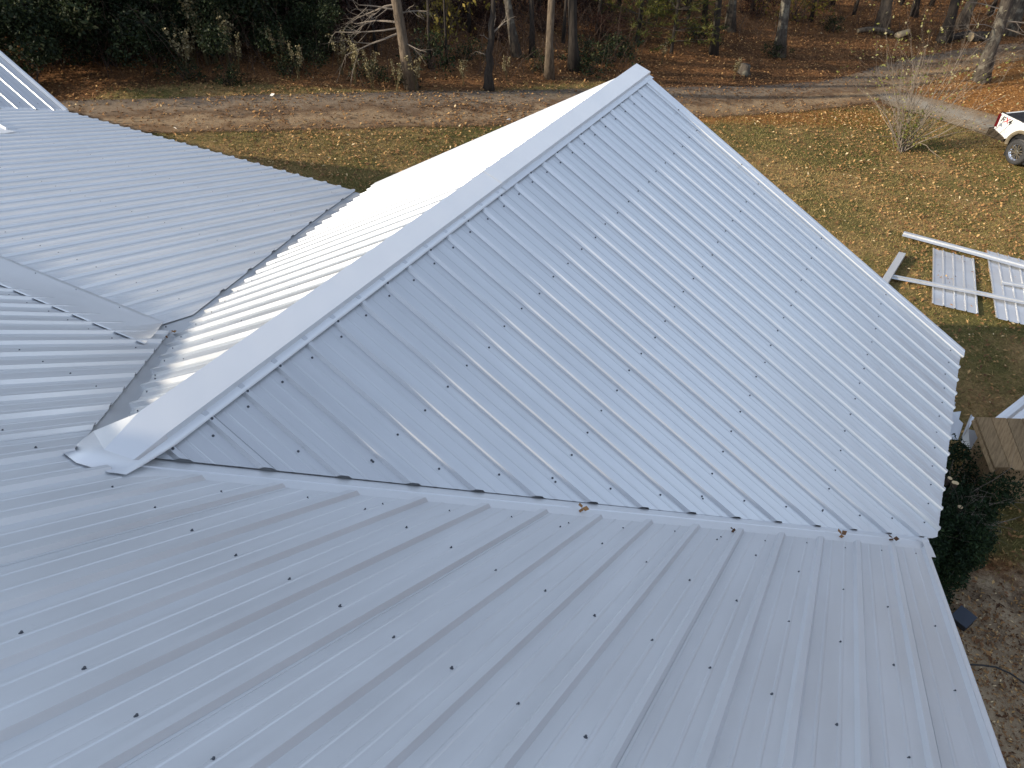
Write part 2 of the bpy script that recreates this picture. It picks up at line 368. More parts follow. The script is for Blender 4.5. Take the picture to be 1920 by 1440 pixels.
road('dirt_road', ROAD, 1.25, road_mat('packed_dirt', [(0.12, (0.21, 0.125, 0.060)), (0.32, (0.36, 0.25, 0.14)), (0.5, (0.14, 0.080, 0.038)), (0.70, (0.27, 0.20, 0.13)), (0.92, (0.12, 0.095, 0.075))]), 0.022)
road('driveway', BRANCH, 1.25, road_mat('pale_gravel', [(0.2, (0.30, 0.23, 0.14)), (0.5, (0.36, 0.33, 0.27)), (0.8, (0.28, 0.20, 0.12))], 0.6), 0.040)

# ------------------------------------------------------------------ the house: fitted roof geometry
S = 0.2286
TA, TP, TL, TB = math.tan(0.5513), math.tan(0.5164), math.tan(0.5202), math.tan(0.2602)
Y0, TX, XR, D2, SK = -0.1755, 0.0149, 3.5969, 0.2722, -0.0213
XE, YL, RIDGEY = 3.7345, 0.0358, -4.3
KB = 1.12                                     # lower porch slope, seen from the camera 12 % farther than its ribs alone say
def sc(p): return CPOS+KB*(np.array(p)-CPOS)
B0 = sc((-3.2783, 5.3254, -0.6465-(5.3254-1.1478)*TB)); SB = S*KB
BX0, BYE, BZE = B0; BYF = sc((0, 1.1478, 0))[1]
def zA(x, y): return -(y-Y0)*TA+TX*x
def zB(y): return BZE-(y-BYE)*TB
NA = Vector((-TX, TA, 1)).normalized(); NR = Vector((TP, 0, 1)).normalized(); NL = Vector((-TL, 0, 1)).normalized(); NB_ = Vector((0, TB, 1)).normalized()
def yref(u): return Y0+u*TP/TA-D2
def ptA(u, y, h=0.0):
    x = u+0.0213*(y-yref(u)); return Vector((x, y, zA(x, y)))+NA*h
def ptR(y, x, h=0.0): return Vector((x, y, -TP*x))+NR*(h+.014)
def ptL(y, x, h=0.0): return Vector((x, y, TL*x))+NL*h
def ptB(x, y, h=0.0): return Vector((x, y, zB(y)))+NB_*h
def profile(t0, t1, first, step, lapoff=0, flip=1):
    """break points (t, height) across ribs at first + k*step between t0 and t1"""
    L = [(t0, 0.0)]; k0 = math.ceil((t0-first)/step)-1; k1 = math.floor((t1-first)/step)+1
    f = step/0.2286
    for k in range(k0, k1+1):
        c = first+k*step
        for q in ((-.0255, 0), (-.0125, .021), (.0125, .021), (.0255, 0)): L.append((c+q[0]*f, q[1]))
        if (k+lapoff) % 4 == 0: L += [(c+flip*.0262*f, .0026), (c+flip*.034*f, .0026), (c+flip*.0342*f, 0)]
        for m in (.0762, .1524):
            for q in ((-.008, 0), (-.0035, .0021), (.0035, .0021), (.008, 0)): L.append((c+(m+q[0])*f, q[1]))
    L.append((t1, 0.0)); L = sorted([q for q in L if t0 <= q[0] <= t1]); return L
def sheet(name, cols, lo, hi, pt, m, parent, segs=6):
    mb = MB(); n = len(cols); rng = random.Random(3)
    for t, h in cols:
        a, b = lo(t), hi(t)
        for i in range(segs+1): mb.v.append(tuple(pt(t, a+(b-a)*i/segs, h))); mb.t.append(0.5)
    for c in range(n-1):
        if abs(hi(cols[c][0])-lo(cols[c][0])) < 2e-3 and abs(hi(cols[c+1][0])-lo(cols[c+1][0])) < 2e-3: continue
        for i in range(segs):
            a = c*(segs+1)+i; mb.f.append((a, a+1, a+segs+2, a+segs+1))
    o = mb.build(name, m, parent)
    s = o.modifiers.new('thickness', 'SOLIDIFY'); s.thickness = 0.0012; s.offset = -1
    return o
house = thing('house', 'large house under ribbed pale grey metal roofs with a gabled wing', 'house', (0, 0, GZ))
# right valley line and left edges
def xval(y): return (y-Y0)*TA/TP+0.016-0.0048*y/S
LT = [(-0.31, .0358), (-.61, .264), (-.85, .493), (-1.09, .7216), (-1.35, .950), (-1.58, 1.179), (-1.79, 1.407), (-1.90, 1.636), (-1.975, 1.865), (-2.06, 2.093), (-2.17, 2.322), (-2.25, 2.55), (-2.35, 2.78), (-2.45, 3.008), (-2.53, 3.236), (-2.60, 3.465), (-2.69, 3.693), (-2.78, 3.922), (-2.87, 4.15), (-2.97, 4.379), (-3.02, 4.608), (-3.10, 4.836), (-3.18, 5.065), (-3.27, 5.293), (-3.35, 5.522), (-3.42, 5.751), (-3.49, 5.98)]
ltx = np.array([q[0] for q in LT]); lty = np.array([q[1] for q in LT])
def xl_end(y): return float(np.interp(y, lty, ltx))
BV = [sc(q) for q in [(-3.26, 5.32, -1.75), (-3.05, 4.83, -1.63), (-2.83, 4.32, -1.49), (-2.61, 3.84, -1.36), (-2.39, 3.36, -1.24), (-2.15, 2.86, -1.10), (-1.92, 2.36, -.97), (-1.70, 1.89, -.84), (-1.47, 1.40, -.71)]]
bvx = np.array([q[0] for q in BV]); bvy = np.array([q[1] for q in BV])
YBREAK = 1.40
def ya_end(u):
    if u > 0.30: return yref(u)+0.0
    if u > -0.05: return -0.29
    return min(YBREAK, -0.336-0.914*u)
roofA = sheet('main_roof_slope', profile(-17.0, XR, XR, S, 1), lambda u: RIDGEY, ya_end, ptA, M_ROOF_Y, house, 8)
roofB = sheet('porch_roof_slope', profile(-19.0, bvx[-1], BX0, SB, 2), lambda x: BYF-0.15, lambda x: BYE if x < bvx[0] else float(np.interp(x, bvx, bvy)), ptB, M_ROOF_Y, house, 8)
roofR = sheet('wing_roof_slope', profile(-0.12, 6.02, 0.0, S, 3), lambda y: 0.02, lambda y: max(0.021, min(XE, xval(y))), ptR, M_ROOF_X, house, 8)
roofL = sheet('wing_roof_slope', profile(-0.05, 6.02, YL, S, 1), lambda y: -0.02, lambda y: min(-0.021, xl_end(y)), ptL, M_ROOF_X, house, 8)
roofR['label'] = 'shaded wing slope descending right'; roofL['label'] = 'sunlit wing slope descending left'
# back slope of the main roof and its ridge cap (behind the photographer)
zr = zA(0, RIDGEY)
mb = MB()
for c in range(90):
    x = -17+c*(XR+17)/90
    for h, xx in ((0, x), (0.019, x+.02), (0.019, x+.04), (0, x+.06)):
        mb.v += [(xx, RIDGEY, zA(xx, RIDGEY)+h), (xx, RIDGEY-5.6, zA(xx, RIDGEY)-5.6*TA+h)]; mb.t += [.5, .5]
for i in range(90*4-1): mb.f.append((2*i, 2*i+1, 2*i+3, 2*i+2))
mb.build('main_roof_back_slope', M_ROOF_Y, house)
def strip(name, rows, m, parent, smooth=False, thick=0.0012):
    """rows: list of poly-lines with equal counts"""
    mb = MB(); n = len(rows[0])
    for r in rows:
        for p in r: mb.v.append(tuple(p)); mb.t.append(.5)
    for i in range(len(rows)-1):
        for j in range(n-1): mb.f.append((i*n+j, i*n+j+1, (i+1)*n+j+1, (i+1)*n+j))
    o = mb.build(name, m, parent, smooth)
    if thick: s = o.modifiers.new('thickness', 'SOLIDIFY'); s.thickness = thick; s.offset = 0
    return o
strip('ridge_cap', [[(x, RIDGEY+0.2, zA(x, RIDGEY+0.2)+.03) for x in (-17, XR)], [(x, RIDGEY, zA(x, RIDGEY)+.05) for x in (-17, XR)], [(x, RIDGEY-0.2, zA(x, RIDGEY)-.2*TA+.03) for x in (-17, XR)]], M_TRIM, house)
# wing ridge cap: wide crest, folded hem and flange that rests on the ribs
ys = [-0.44, -0.30, -0.12, 0.30, 1.6, 3.05, 3.06, 4.6, 6.05]
def caprow(xo, zo): return [(xo, y, zo) for y in ys]
def foot(row, y, x, z):      # splayed lower end of the cap lying down on the main slope
    row[0] = (x, y, z); return row
rows = []
prof = [(-.225, -.106, -.36), (-.035, .058, -.34), (.120, .002, -.32), (.117, -.031, -.30), (.160, -.0475, -.29)]
for i, (xo, zo, _) in enumerate(prof):
    rows.append(caprow(xo, zo))
ends = [(-.03, -.33), (.07, -.345), (.205, -.305), (.215, -.295), (.25, -.27)]
mids = [(-.19, -.12), (.01, -.20), (.155, -.175), (.165, -.16), (.20, -.145)]
for r, (ex, ey), (mx_, my) in zip(rows, ends, mids):
    r[0] = (ex, ey, zA(ex, ey)+.013)
    zz = r[1][2]; r[1] = (mx_, my, max(zA(mx_, my)+.024, min(zz, -TP*mx_+.03 if mx_ > 0 else zz)))
    r[2] = (r[2][0], max(.02, my+.16), r[2][2]); 
cap = strip('ridge_cap', rows, M_TRIM, house, True, 0.0012); cap.data.set_sharp_from_angle(angle=R(24))
# a second cap length lapped over the first
lap = []
for (xo, zo, _) in prof: lap.append([(xo*1.004, y, zo+.0035) for y in (3.05, 6.10)])
strip('ridge_cap', lap, M_TRIM, house)
# transition flashing between the steep main slope and the low porch slope
xs = [-17.0, -8, -4, -3, -2.6, -2.3, -2.1, -1.95, -1.4]
yb = BYF
prof = [(1.00, zA(-3, 1.00)+.017), (1.03, zA(-3, 1.03)+.021), (1.10, zA(-3, 1.10)+.024), (1.18, zA(-3, 1.18)+.029), (1.26, zA(-3, 1.26)+.038), (1.34, zA(-3, 1.34)+.05), (yb-.02, zB(yb-.02)+.026), (yb+.02, zB(yb+.02)+.022)]
rows = []
for k, (y, z) in enumerate(prof):
    rows.append([(min(x, -1.50-max(0, y-1.0)*.98), y, z+TX*(x+3)*max(0, 1-k/6)) for x in xs])
strip('transition_flashing', rows, M_TRIM, house, True)
# right valley flashing: a lower pan and a lapped fold on top of it
us = np.linspace(0.12, 3.66, 12)
def vA(x, dy, h): y = Y0+x*(TP+TX)/TA+dy; return Vector((x, y, zA(x, y)))+NA*h
pan = [[vA(x, -.50, -.004) for x in us], [vA(x, -.30, -.002) for x in us], [vA(x, -.15, -.007) for x in us], [vA(x, 0, -.014) for x in us],
       [ptR(Y0+x*(TP+TX)/TA+.0, x-.2, -.030) for x in us]]
strip('valley_flashing', pan, M_TRIM, house)
fold = [[vA(x, -.155, -.007) for x in us], [vA(x, -.150, -.002) for x in us], [vA(x, -.01, -.010) for x in us]]
strip('valley_flashing', fold, M_TRIM, house)
# A closing end of the main slope's ribs over the pan is open, as cut. Left valley flashing (greyer, bare)
ysv = np.linspace(-.50, 1.36, 10)
def vL(y): return -(y-Y0)*TA/(TL-TX) if y > Y0 else .2          # where the main slope meets the left wing slope
strip('valley_flashing', [[ptA(vL(y)-.75, y, -.010) for y in ysv], [ptA(min(.1, vL(y)+.15), y, -.010) for y in ysv]], M_VALLEY, house)['label'] = 'darker grey valley metal left of the wing'
ysv = np.linspace(1.30, BYE-.02, 14)
strip('valley_flashing', [[ptB(xl_end(min(5.98, y))-.45, y, -.010) for y in ysv], [ptB(xl_end(min(5.98, y))+.10, y, -.010) for y in ysv]], M_VALLEY, house)
# rake trims of the wing (two slopes) and of the main roof's right edge
def rake(name, pt, t_edge, inward, a, b, wd=0.125, drop=0.15, hgt=0.024):
    rows = []
    for off, h in ((inward*wd, .004), (inward*wd, hgt), (inward*.045, hgt+.001), (inward*.040, hgt+.004), (0, hgt+.003)):
        rows.append([pt(t_edge+off, a, h), pt(t_edge+off, b, h)])
    rows.append([p-Vector((0, 0, drop)) for p in rows[-1]])
    return strip(name, rows, M_TRIM, house)
rake('rake_trim', ptR, 6.05, -1, 0.10, XE+.02); rake('rake_trim', ptL, 6.05, -1, -0.16, -3.50)
rows = []
for off, h in ((-.010, .020), (.012, .0205), (.030, -.004), (.034, -.006), (.034, -.13)):
    rows.append([ptA(XR+off, y, h) for y in (RIDGEY, -1.0, 1.0, yref(XR)+.2)])
strip('rake_trim', rows, M_TRIM, house)
# the second gable at the far left, with its own valley flashing
g1 = sc((-8.72, 5.31, -1.76)); gx1, gy1, gz1 = g1; gx1 -= 0.10
def ptG(y, t, h=0.0): return Vector((gx1-t, y, gz1+TP*t))+NR*h
def g_lo(y): return max(0.0, (gy1-y)*TB/TP)
roofG = sheet('far_gable_slope', profile(2.2, gy1, gy1-.13, S, 0), g_lo, lambda y: 1.9, ptG, M_ROOF_X, house, 4)
roofG2 = MB(); tr_ = ptG(gy1, 1.9); tq = ptG(2.4, 1.9)
roofG2.quad(tr_, tq, tq+Vector((-1.8, 0, -1.8*TP)), tr_+Vector((-1.8, 0, -1.8*TP))); roofG2.build('far_gable_slope', M_ROOF_X, house)
rake('rake_trim', ptG, gy1+.06, -1, 0.0, 1.9, 0.07, .12, .022)
strip('valley_flashing', [[ptG(y, g_lo(y)-.14, .004)+Vector((0, 0, .012)) for y in (2.4, gy1+.03)], [ptG(y, g_lo(y)+.1, -.004) for y in (2.4, gy1+.03)]], M_TRIM, house)
strip('ridge_cap', [[ptG(y, 1.7, .03) for y in (2.4, gy1+.1)], [ptG(y, 1.92, .045) for y in (2.4, gy1+.1)], [ptG(y, 1.92, .0)+Vector((-.2, 0, -.08)) for y in (1, gy1+.1)]], M_TRIM, house)
# walls, soffits and fascia under the roofs
mb = MB()
mb.box((-6.6, -4.6, (GZ-2.1)/2-.05), (19.6, 9.4, -GZ-2.3)); mb.build('wall', M_WALL, house)
mb = MB(); mb.extrude([Vector((-3.2, 0, GZ)), Vector((3.3, 0, GZ)), Vector((3.3, 0, -2.02)), Vector((0, 0, -.14)), Vector((-3.2, 0, -1.98))], (0, -.1, 0), (0, 5.55, 0)); mb.build('wing_wall', M_WALL, house)
mb = MB(); mb.box((-11, 3.0, (GZ-2.9)/2), (14.6, 5.2, -GZ-2.9)); mb.build('porch_wall', M_WALL, house)
mb = MB(); mb.box((XE-.05, 4.4, -TP*XE-.10), (.03, 3.2, .14)); mb.build('fascia', M_WOODTRIM, house)
mb = MB(); mb.box((-11.4, BYE-.05, zB(BYE)-.10), (14.4, .03, .14)); mb.build('fascia', M_WOODTRIM, house)

# ------------------------------------------------------------------ roof screws
def screw_mesh():
    mb = MB(); n = 12
    mb.lathe([(0.0001, -.002), (.0098, -.002), (.0098, .0018), (.0075, .0032), (.0001, .0034)], 14)
    mb.lathe([(.0058, .003), (.0056, .0085), (.004, .0098), (.0001, .0100)], 6)
    v = [(x*.67, -z*.67, y*.9) for (x, y, z) in mb.v]; mb.v = v
    return mb.mesh('roof_screw', M_SCREW)
SCREW = screw_mesh()
scr = []
rj = random.Random(5)
def jit(a): return rj.uniform(-a, a)
for row in range(-5, 4):                            # main slope
    y = -0.37+0.635*row
    for j in range(0, 60):
        u = XR-(j+.37+jit(.03))*S
        if y < ya_end(u)-.1 and y > RIDGEY+.2: scr.append((ptA(u, y+jit(.012)), NA, roofA))
for j in range(0, 15):
    u = XR-(j+.33)*S
    if u > .35: scr.append((ptA(u, ya_end(u)-.13+jit(.02)), NA, roofA))
for x in (.74, 1.445, 2.16, 2.88, 3.62):            # right wing slope
    for i in range(0, 27):
        y = (i-.26+jit(.04))*S
        if x < xval(y)-.12: scr.append((ptR(y, x+jit(.012)), NR, roofR))
for i in range(0, 15):
    y = (i-.24)*S; xx = xval(y)-.16
    if xx > .3: scr.append((ptR(y, xx+jit(.02)), NR, roofR))
for i in range(0, 26):
    y = (i-.22)*S
    if i > 0: scr.append((ptR(y, .205+jit(.01)), NR, roofR))
    if i % 2 == 1 or i < 3: scr.append((ptR(i*S, .146, .0225), NR, cap))
for x in (-.80, -1.54, -2.22, -2.9):                # left wing slope
    for k in range(26):
        y = YL+(k+.36+jit(.05))*S
        if x > xl_end(y)+.12: scr.append((ptL(y, x+jit(.012)), NL, roofL))
for k in range(26):
    y = YL+(k-.35)*S; scr.append((ptL(y, xl_end(y)+.14+jit(.03)), NL, roofL))
for row in range(4):                                # porch slope
    y = BYF+.42+row*1.3
    for k in range(-9, 40):
        x = BX0-(k+.35)*SB
        ym = BYE if x < bvx[0] else float(np.interp(x, bvx, bvy))
        if y < ym-.15: scr.append((ptB(x, y), NB_, roofB))
for k in range(0, 12):
    scr.append((Vector((BX0+(8.3-2*k)*SB, BYF-.035, zB(BYF-.035)+.026)), NB_, roofB))
for y in (1.3, 2.5, 3.7, 4.9):
    pass
for i in range(5): scr.append((ptG(gy1-.13-.115-i*S, g_lo(gy1-.2-i*S)+.18), NR, roofG))
for t in np.arange(.5, 1.8, .72):
    for xx in (ptR(5.915, t, .0255),): scr.append((xx, NR, roofR))
def show(p):
    u, v = proj(p); d = (p-Vector(CPOS)).length
    return (0 if -40 < u < 1960 and -40 < v < 1480 else 1000)+d
scr.sort(key=lambda q: show(q[0]))
rest = MB(); base = [Vector(v.co) for v in SCREW.vertices]; bf = [tuple(p.vertices) for p in SCREW.polygons]
for i, (p, n, par) in enumerate(scr):
    q = Vector(n).to_track_quat('Z', 'Y')
    if i < 100:
        o = bpy.data.objects.new('roof_screw', SCREW); COL.objects.link(o); o.location = p; o.rotation_euler = q.to_euler(); attach(o, par)
    elif show(p) < 999: rest.add([q @ b+p for b in base], bf)
ro = rest.build('roof_screw', M_SCREW, house); ro['kind'] = 'stuff'

# ------------------------------------------------------------------ trees
def branchy(mb, p, d, L, r, depth, rng, droop=0.0, n=4, spread=0.9, kids=(3, 4)):
    pts = [Vector(p)]; d = Vector(d).normalized(); k = 4
    for i in range(k):
        d = (d+Vector((rng.gauss(0, .16), rng.gauss(0, .16), rng.gauss(0, .14)-droop))).normalized(); pts.append(pts[-1]+d*(L/k))
    mb.tube(pts, [r*(1-.72*i/k) for i in range(k+1)], n, rng.random(), False)
    tips = [pts[-1]]
    if depth:
        for _ in range(rng.randint(*kids)):
            i = rng.randint(1, k); q = pts[i]; a = rng.random()*6.28
            o = d.orthogonal().normalized(); o.rotate(Matrix.Rotation(a, 3, d))
            dd = (d*(1-spread*.45)+o*spread*rng.uniform(.5, 1)).normalized()
            tips += branchy(mb, q, dd, L*rng.uniform(.42, .68), r*(1-.72*i/k)*.62, depth-1, rng, droop, max(3, n-1), spread, kids)
    return tips
def leaves(mb, pts, n, size, rng, rad=0.5, aspect=.6, lo=0, hi=1, flat=.0):
    for _ in range(n):
        c = Vector(rng.choice(pts))+Vector((rng.gauss(0, rad), rng.gauss(0, rad), rng.gauss(0, rad*.8)))
        s = size*rng.uniform(.6, 1.3); u = Vector((rng.gauss(0, 1), rng.gauss(0, 1), rng.gauss(0, 1-flat))).normalized()
        v = u.orthogonal().normalized(); v.rotate(Matrix.Rotation(rng.random()*6.28, 3, u)); u2 = u.cross(v)
        mb.add([c-v*s*.5, c+u2*s*aspect*.5, c+v*s*.5, c-u2*s*aspect*.5], [(0, 1, 2, 3)], min(1, max(0, rng.uniform(lo, hi))))
def crown_mesh(seed, nl, m_leaf):
    rng = random.Random(seed); mb = MB(); tips = []
    for i in range(9):
        a = i*2.4+rng.random(); z = .2+i*.55
        tips += branchy(mb, (0, 0, z), (math.cos(a), math.sin(a), rng.uniform(.35, 1.1)), rng.uniform(2.2, 3.4), .06, 2, rng, 0, 4)
    wood = mb.mesh('crown', M_TWIG_D); lf = MB(); leaves(lf, tips, nl, .15, rng, .30)
    return wood, (lf.mesh('leaves', m_leaf) if nl else None)
CROWNS = [crown_mesh(21, 260, M_BLEAF), crown_mesh(22, 160, M_BLEAF), crown_mesh(23, 320, M_YLEAF)]
def trunk_tree(name, label, cat, base, top, wpx, height, m, crown=0, group=None, csc=1.0, wob_=.02):
    b = at(*base); b.z = GZ+gz(b.x, b.y)-.03
    dist = (b-Vector(CPOS)).length; r0 = .8*wpx*dist/CF/2
    q = above(top[0], top[1], b); d = (q-b); d = d/max(d.z, .5); d = Vector((max(-.5, min(.5, d.x)), max(-.5, min(.5, d.y)), 1))
    t = thing(name, label, cat, b, 0, group); rng = random.Random(int(b.x*977+b.y*131)); mb = MB(); pts = []; rad = []
    for i in range(13):
        h = height*i/12; k = h if h < 5 else 5+(h-5)
        lean = d*h; lean.x *= 1 if h < 6 else 6/h*.6+.4; lean.y *= 1 if h < 6 else 6/h*.6+.4
        pts.append(Vector((lean.x+rng.gauss(0, wob_)*(i > 0)*min(1, h), lean.y+rng.gauss(0, wob_)*(i > 0), h))); rad.append(r0*((1.0-.62*i/12)*(1+.55*math.exp(-h/.22))))
    mb.tube(pts, rad, 10); o = mb.build('trunk', m, None, True); o.parent = t
    if crown is not None:
        cw, cl = CROWNS[crown]; c = bpy.data.objects.new('crown', cw); COL.objects.link(c); c.parent = t
        c.location = pts[8]; c.rotation_euler = (0, 0, rng.random()*6.28); c.scale = (csc, csc, csc)
        if cl: l = bpy.data.objects.new('leaves', cl); COL.objects.link(l); l.parent = c
    return t, b, pts, r0
T = trunk_tree
# the tall tan tree left of centre with long bare limbs
t, b, pts, r0 = T('bare_tree', 'tall tan-barked tree left of the wing ridge with long bare limbs over the track', 'tree', (772, 166), (741, 0), 22, 13, M_BARK_T, 1)
mb = MB(); rng = random.Random(4)
def limb(u0, v0, u1, v1, back, r, depth=2):
    p = above(u0, v0, b); q = above(u1, v1, b)+Vector((FW[0], FW[1], 0))*back
    d = q-p; m = MB(); branchy(m, p-b, d, d.length, r, depth, rng, -.01, 5, .8, (3, 5)); l = m.build('limb', M_TWIG, None); l.parent = t
for a in ((748, 62, 650, 90, -.5, .032), (746, 42, 660, 55, .5, .03), (744, 18, 680, -5, -.5, .03), (752, 75, 800, 100, -.4, .02), (745, 25, 800, 22, .3, .026), (742, 8, 660, 20, .3, .026), (750, 52, 640, 70, -.8, .03)): limb(*a)
# the broken snag
t, b, pts, r0 = T('broken_snag', 'dark broken tree snag with one bare stub pointing up right', 'dead tree', (916, 168), (921, 62), 19, 3.0, M_BARK_D, None, wob_=.03)
mb = MB()
for a in ((924, 62, 958, 40, 0, .03), (920, 80, 905, 62, 0, .02), (917, 105, 892, 100, .2, .015), (926, 50, 928, 28, 0, .018)): limb(*a, 1)
spec = [
 ('grey tree with a light bark stripe leaning left beyond the broken snag', (969, 106), (952, 0), 17, M_BARK_G, 0),
 ('slim straight dark tree between the stripe-barked tree and the rough trunk', (998, 106), (996, 0), 11, M_BARK_D, 1),
 ('rough brown tree standing near the wood edge behind the ridge end', (1030, 146), (1034, 0), 17, M_BARK_T, 0),
 ('thick dark tree right of the rough brown trunk with low brush at its foot', (1077, 131), (1072, 0), 21, M_BARK_D, 1),
 ('straight black trunk right of the wing peak on the leaf floor', (1338, 103), (1349, 0), 14, M_BARK_D, 0),
 ('grey trunk standing just behind the straight black trunk', (1368, 58), (1373, 0), 17, M_BARK_G, 1),
 ('mossy leaning trunk with yellow leaves around its foot', (1460, 105), (1474, 0), 20, M_BARK_G, 2),
 ('brown trunk with a pale fallen limb curled at its foot', (1651, 61), (1664, 0), 22, M_BARK_T, 0),
 ('small dark trunk far behind the pale fallen limb', (1713, 32), (1720, 0), 11, M_BARK_D, 1),
 ('dark trunk leaning right beside the cut logs', (1768, 78), (1792, 0), 18, M_BARK_D, 0),
 ('pale grey twin-looking trunk behind the dark leaning trunk', (1800, 52), (1824, 0), 18, M_BARK_T, 2),
 ('broad grey trunk behind the mottled tree at the right edge', (1888, 64), (1914, 0), 25, M_BARK_G, 0),
 ('thin grey trunk at the top left of the straight black trunk', (1321, 42), (1324, 0), 9, M_BARK_D, 1),
]
for lab, ba, to, wpx, m, cr in spec: T('forest_tree', lab, 'tree', ba, to, wpx, random.uniform(11, 14), m, cr)
t, b, pts, r0 = T('leaning_tree', 'mottled grey tree leaning right on the orange leaves above the pickup', 'tree', (1838, 153), (1890, 0), 23, 11, M_BARK_G, 0)
mb = MB()
for a in ((1870, 60, 1800, 30, -.5, .03), (1866, 75, 1805, 72, .2, .022), (1880, 40, 1960, 55, -.4, .035), (1875, 50, 1930, 90, -.6, .02), (1885, 20, 1830, -10, .4, .03), (1872, 62, 1822, 95, -.3, .018)): limb(*a)
mb = MB(); p = [above(u, v, b)-b for u, v in ((1873, 72), (1868, 100), (1862, 125), (1849, 155))]; mb.tube([q+Vector((0, -.15, 0)) for q in p], .018, 5)
l = mb.build('vine', M_TWIG, None); l.parent = t
# slim trunks deeper in the wood: none can be told from the next
rng = random.Random(77); k = 0
SL = 'slim bare trunk standing deep in the leaf-strewn wood'
proto = None
for u, v, wd in [(806, 128, 6), (838, 120, 5), (1056, 80, 6), (1120, 60, 7), (705, 100, 5), (660, 90, 6), (880, 60, 7), (870, 30, 6), (1196, 72, 6), (1230, 40, 5), (1284, 20, 7), (1410, 20, 6), (1520, 40, 6), (1560, 10, 8), (1600, 30, 5), (1690, 10, 7), (1745, 12, 8), (1855, 30, 10), (560, 40, 8), (480, 30, 9), (420, 60, 5), (330, 20, 8), (250, 50, 6), (130, 40, 9), (60, 20, 10), (600, 60, 6), (940, 25, 7), (1010, 30, 8), (1160, 15, 7), (640, 20, 9), (720, 15, 8), (1095, 5, 9), (1440, 2, 8), (1640, 2, 7), (1905, 20, 9), (100, 95, 6)]:
    bb = at(u, v); r = wd*(bb-Vector(CPOS)).length/CF/2
    if proto is None:
        proto, _, _, _ = T('slim_tree', SL, 'tree', (u, v), (u-3, 0), wd, 11, M_BARK_D, 1, 'slim trunks deep in the wood', .8); pr0 = r; o = proto
    else:
        o = dup(proto, (bb.x, bb.y, GZ+gz(bb.x, bb.y)-.03), rng.random()*6.28); s = max(.55, min(2.0, r/pr0)); o.scale = (s, s, rng.uniform(.9, 1.25))
for i in range(46):                                # the wood goes on above and beyond the frame
    u = rng.uniform(-250, 2100); bb = at(u, -20, GZ); k = rng.uniform(1.0, 1.9); d = (bb-Vector(CPOS)); bb = Vector(CPOS)+Vector((d.x*k, d.y*k, 0))
    o = dup(proto, (bb.x, bb.y, GZ+float(gz(bb.x, bb.y))-.03), rng.random()*6.28); s = rng.uniform(.8, 2.2); o.scale = (s, s, rng.uniform(.9, 1.3))

# evergreen thicket shrubs along the wood's left edge
def shrub_mesh(seed, h, w_, n, size, m, lo=0.0, hi=1.0):
    rng = random.Random(seed); st = MB(); tips = []
    for i in range(9):
        a = i*.7+rng.random()
        tips += branchy(st, (rng.gauss(0, .1), rng.gauss(0, .1), 0), (math.cos(a)*.7, math.sin(a)*.7, 1.3), h*rng.uniform(.45, .75), .022, 2, rng, 0, 4)
    lobes = [(Vector((rng.gauss(0, w_*.42), rng.gauss(0, w_*.42), h*rng.uniform(.15, .95))), rng.uniform(.3, .62)*w_*.55, rng.uniform(-.18, .22)) for _ in range(26)]
    lf = MB()
    for i in range(n):
        c, r, t_ = rng.choice(lobes); q = Vector((rng.gauss(0, 1), rng.gauss(0, 1), rng.gauss(0, 1))).normalized()*r*rng.uniform(.55, 1.12); q.z *= .8
        p = c+q
        if p.z < .05: continue
        s = size*rng.uniform(.6, 1.4); u = Vector((rng.gauss(0, 1), rng.gauss(0, 1), rng.gauss(0, .8))).normalized(); v = u.orthogonal().normalized(); v.rotate(Matrix.Rotation(rng.random()*6.28, 3, u)); k = u.cross(v)
        lf.add([p-v*s*.5, p+k*s*.26, p+v*s*.5, p-k*s*.26], [(0, 1, 2, 3)], min(1, max(0, rng.gauss(.45, .22)+t_)))
    return st.mesh('stem', M_TWIG_D), lf.mesh('foliage', m)
def place_shrub(meshes, name, label, cat, u, v, sc_, group, rng):
    p = at(u, v); t = thing(name, label, cat, (p.x, p.y, p.z-.05), rng.random()*6.28, group); t.scale = (sc_, sc_, sc_*rng.uniform(.85, 1.15))
    for nm, me_ in zip(('stem', 'foliage'), meshes):
        o = bpy.data.objects.new(nm, me_); COL.objects.link(o); o.parent = t
    return t
EV = [shrub_mesh(s, 3.2, 2.4, 9500, .105, M_EVERG_SHADED) for s in (1, 2, 3)]
RD = [shrub_mesh(s, 2.2, 2.0, 4200, .095, M_RLEAF) for s in (5, 6)]
rng = random.Random(9)
for i, (u, v, s) in enumerate([(40, 60, 1.25), (110, 120, 1.05), (170, 70, 1.3), (60, 160, .9), (215, 125, .85), (250, 60, 1.2), (290, 110, .8), (345, 70, 1.15), (390, 40, 1.3), (400, 95, .75), (450, 110, .7), (480, 60, 1.1), (545, 90, .75), (-40, 110, 1.2), (-60, 40, 1.4), (150, 20, 1.5), (300, 15, 1.5), (520, 20, 1.3), (1, 130, .9), (600, 118, .5)]):
    place_shrub(EV[i % 3], 'evergreen_shrub', 'dark evergreen shrub in the shaded thicket at the left wood edge', 'shrub', u, v, s, 'evergreen shrubs in the thicket', rng)
for i, (u, v, s) in enumerate([(430, 70, .8), (505, 85, .8), (570, 55, 1.0), (620, 75, .8), (650, 40, 1.0), (690, 60, .7), (590, 20, 1.1), (640, 100, .55), (720, 30, .9), (780, 20, .9), (830, 45, .6), (870, 15, .9), (910, 50, .5), (940, 70, .5), (985, 20, .8), (1020, 60, .45), (1100, 40, .7), (1130, 75, .45), (1060, 15, .9), (680, 20, 1.0), (1240, 15, .7), (1420, 30, .45), (1530, 15, .5)]):
    place_shrub(RD[i % 2], 'russet_shrub', 'dark wine-red leafed shrub among the trees at the back', 'shrub', u, v, s, 'wine-red shrubs', rng)
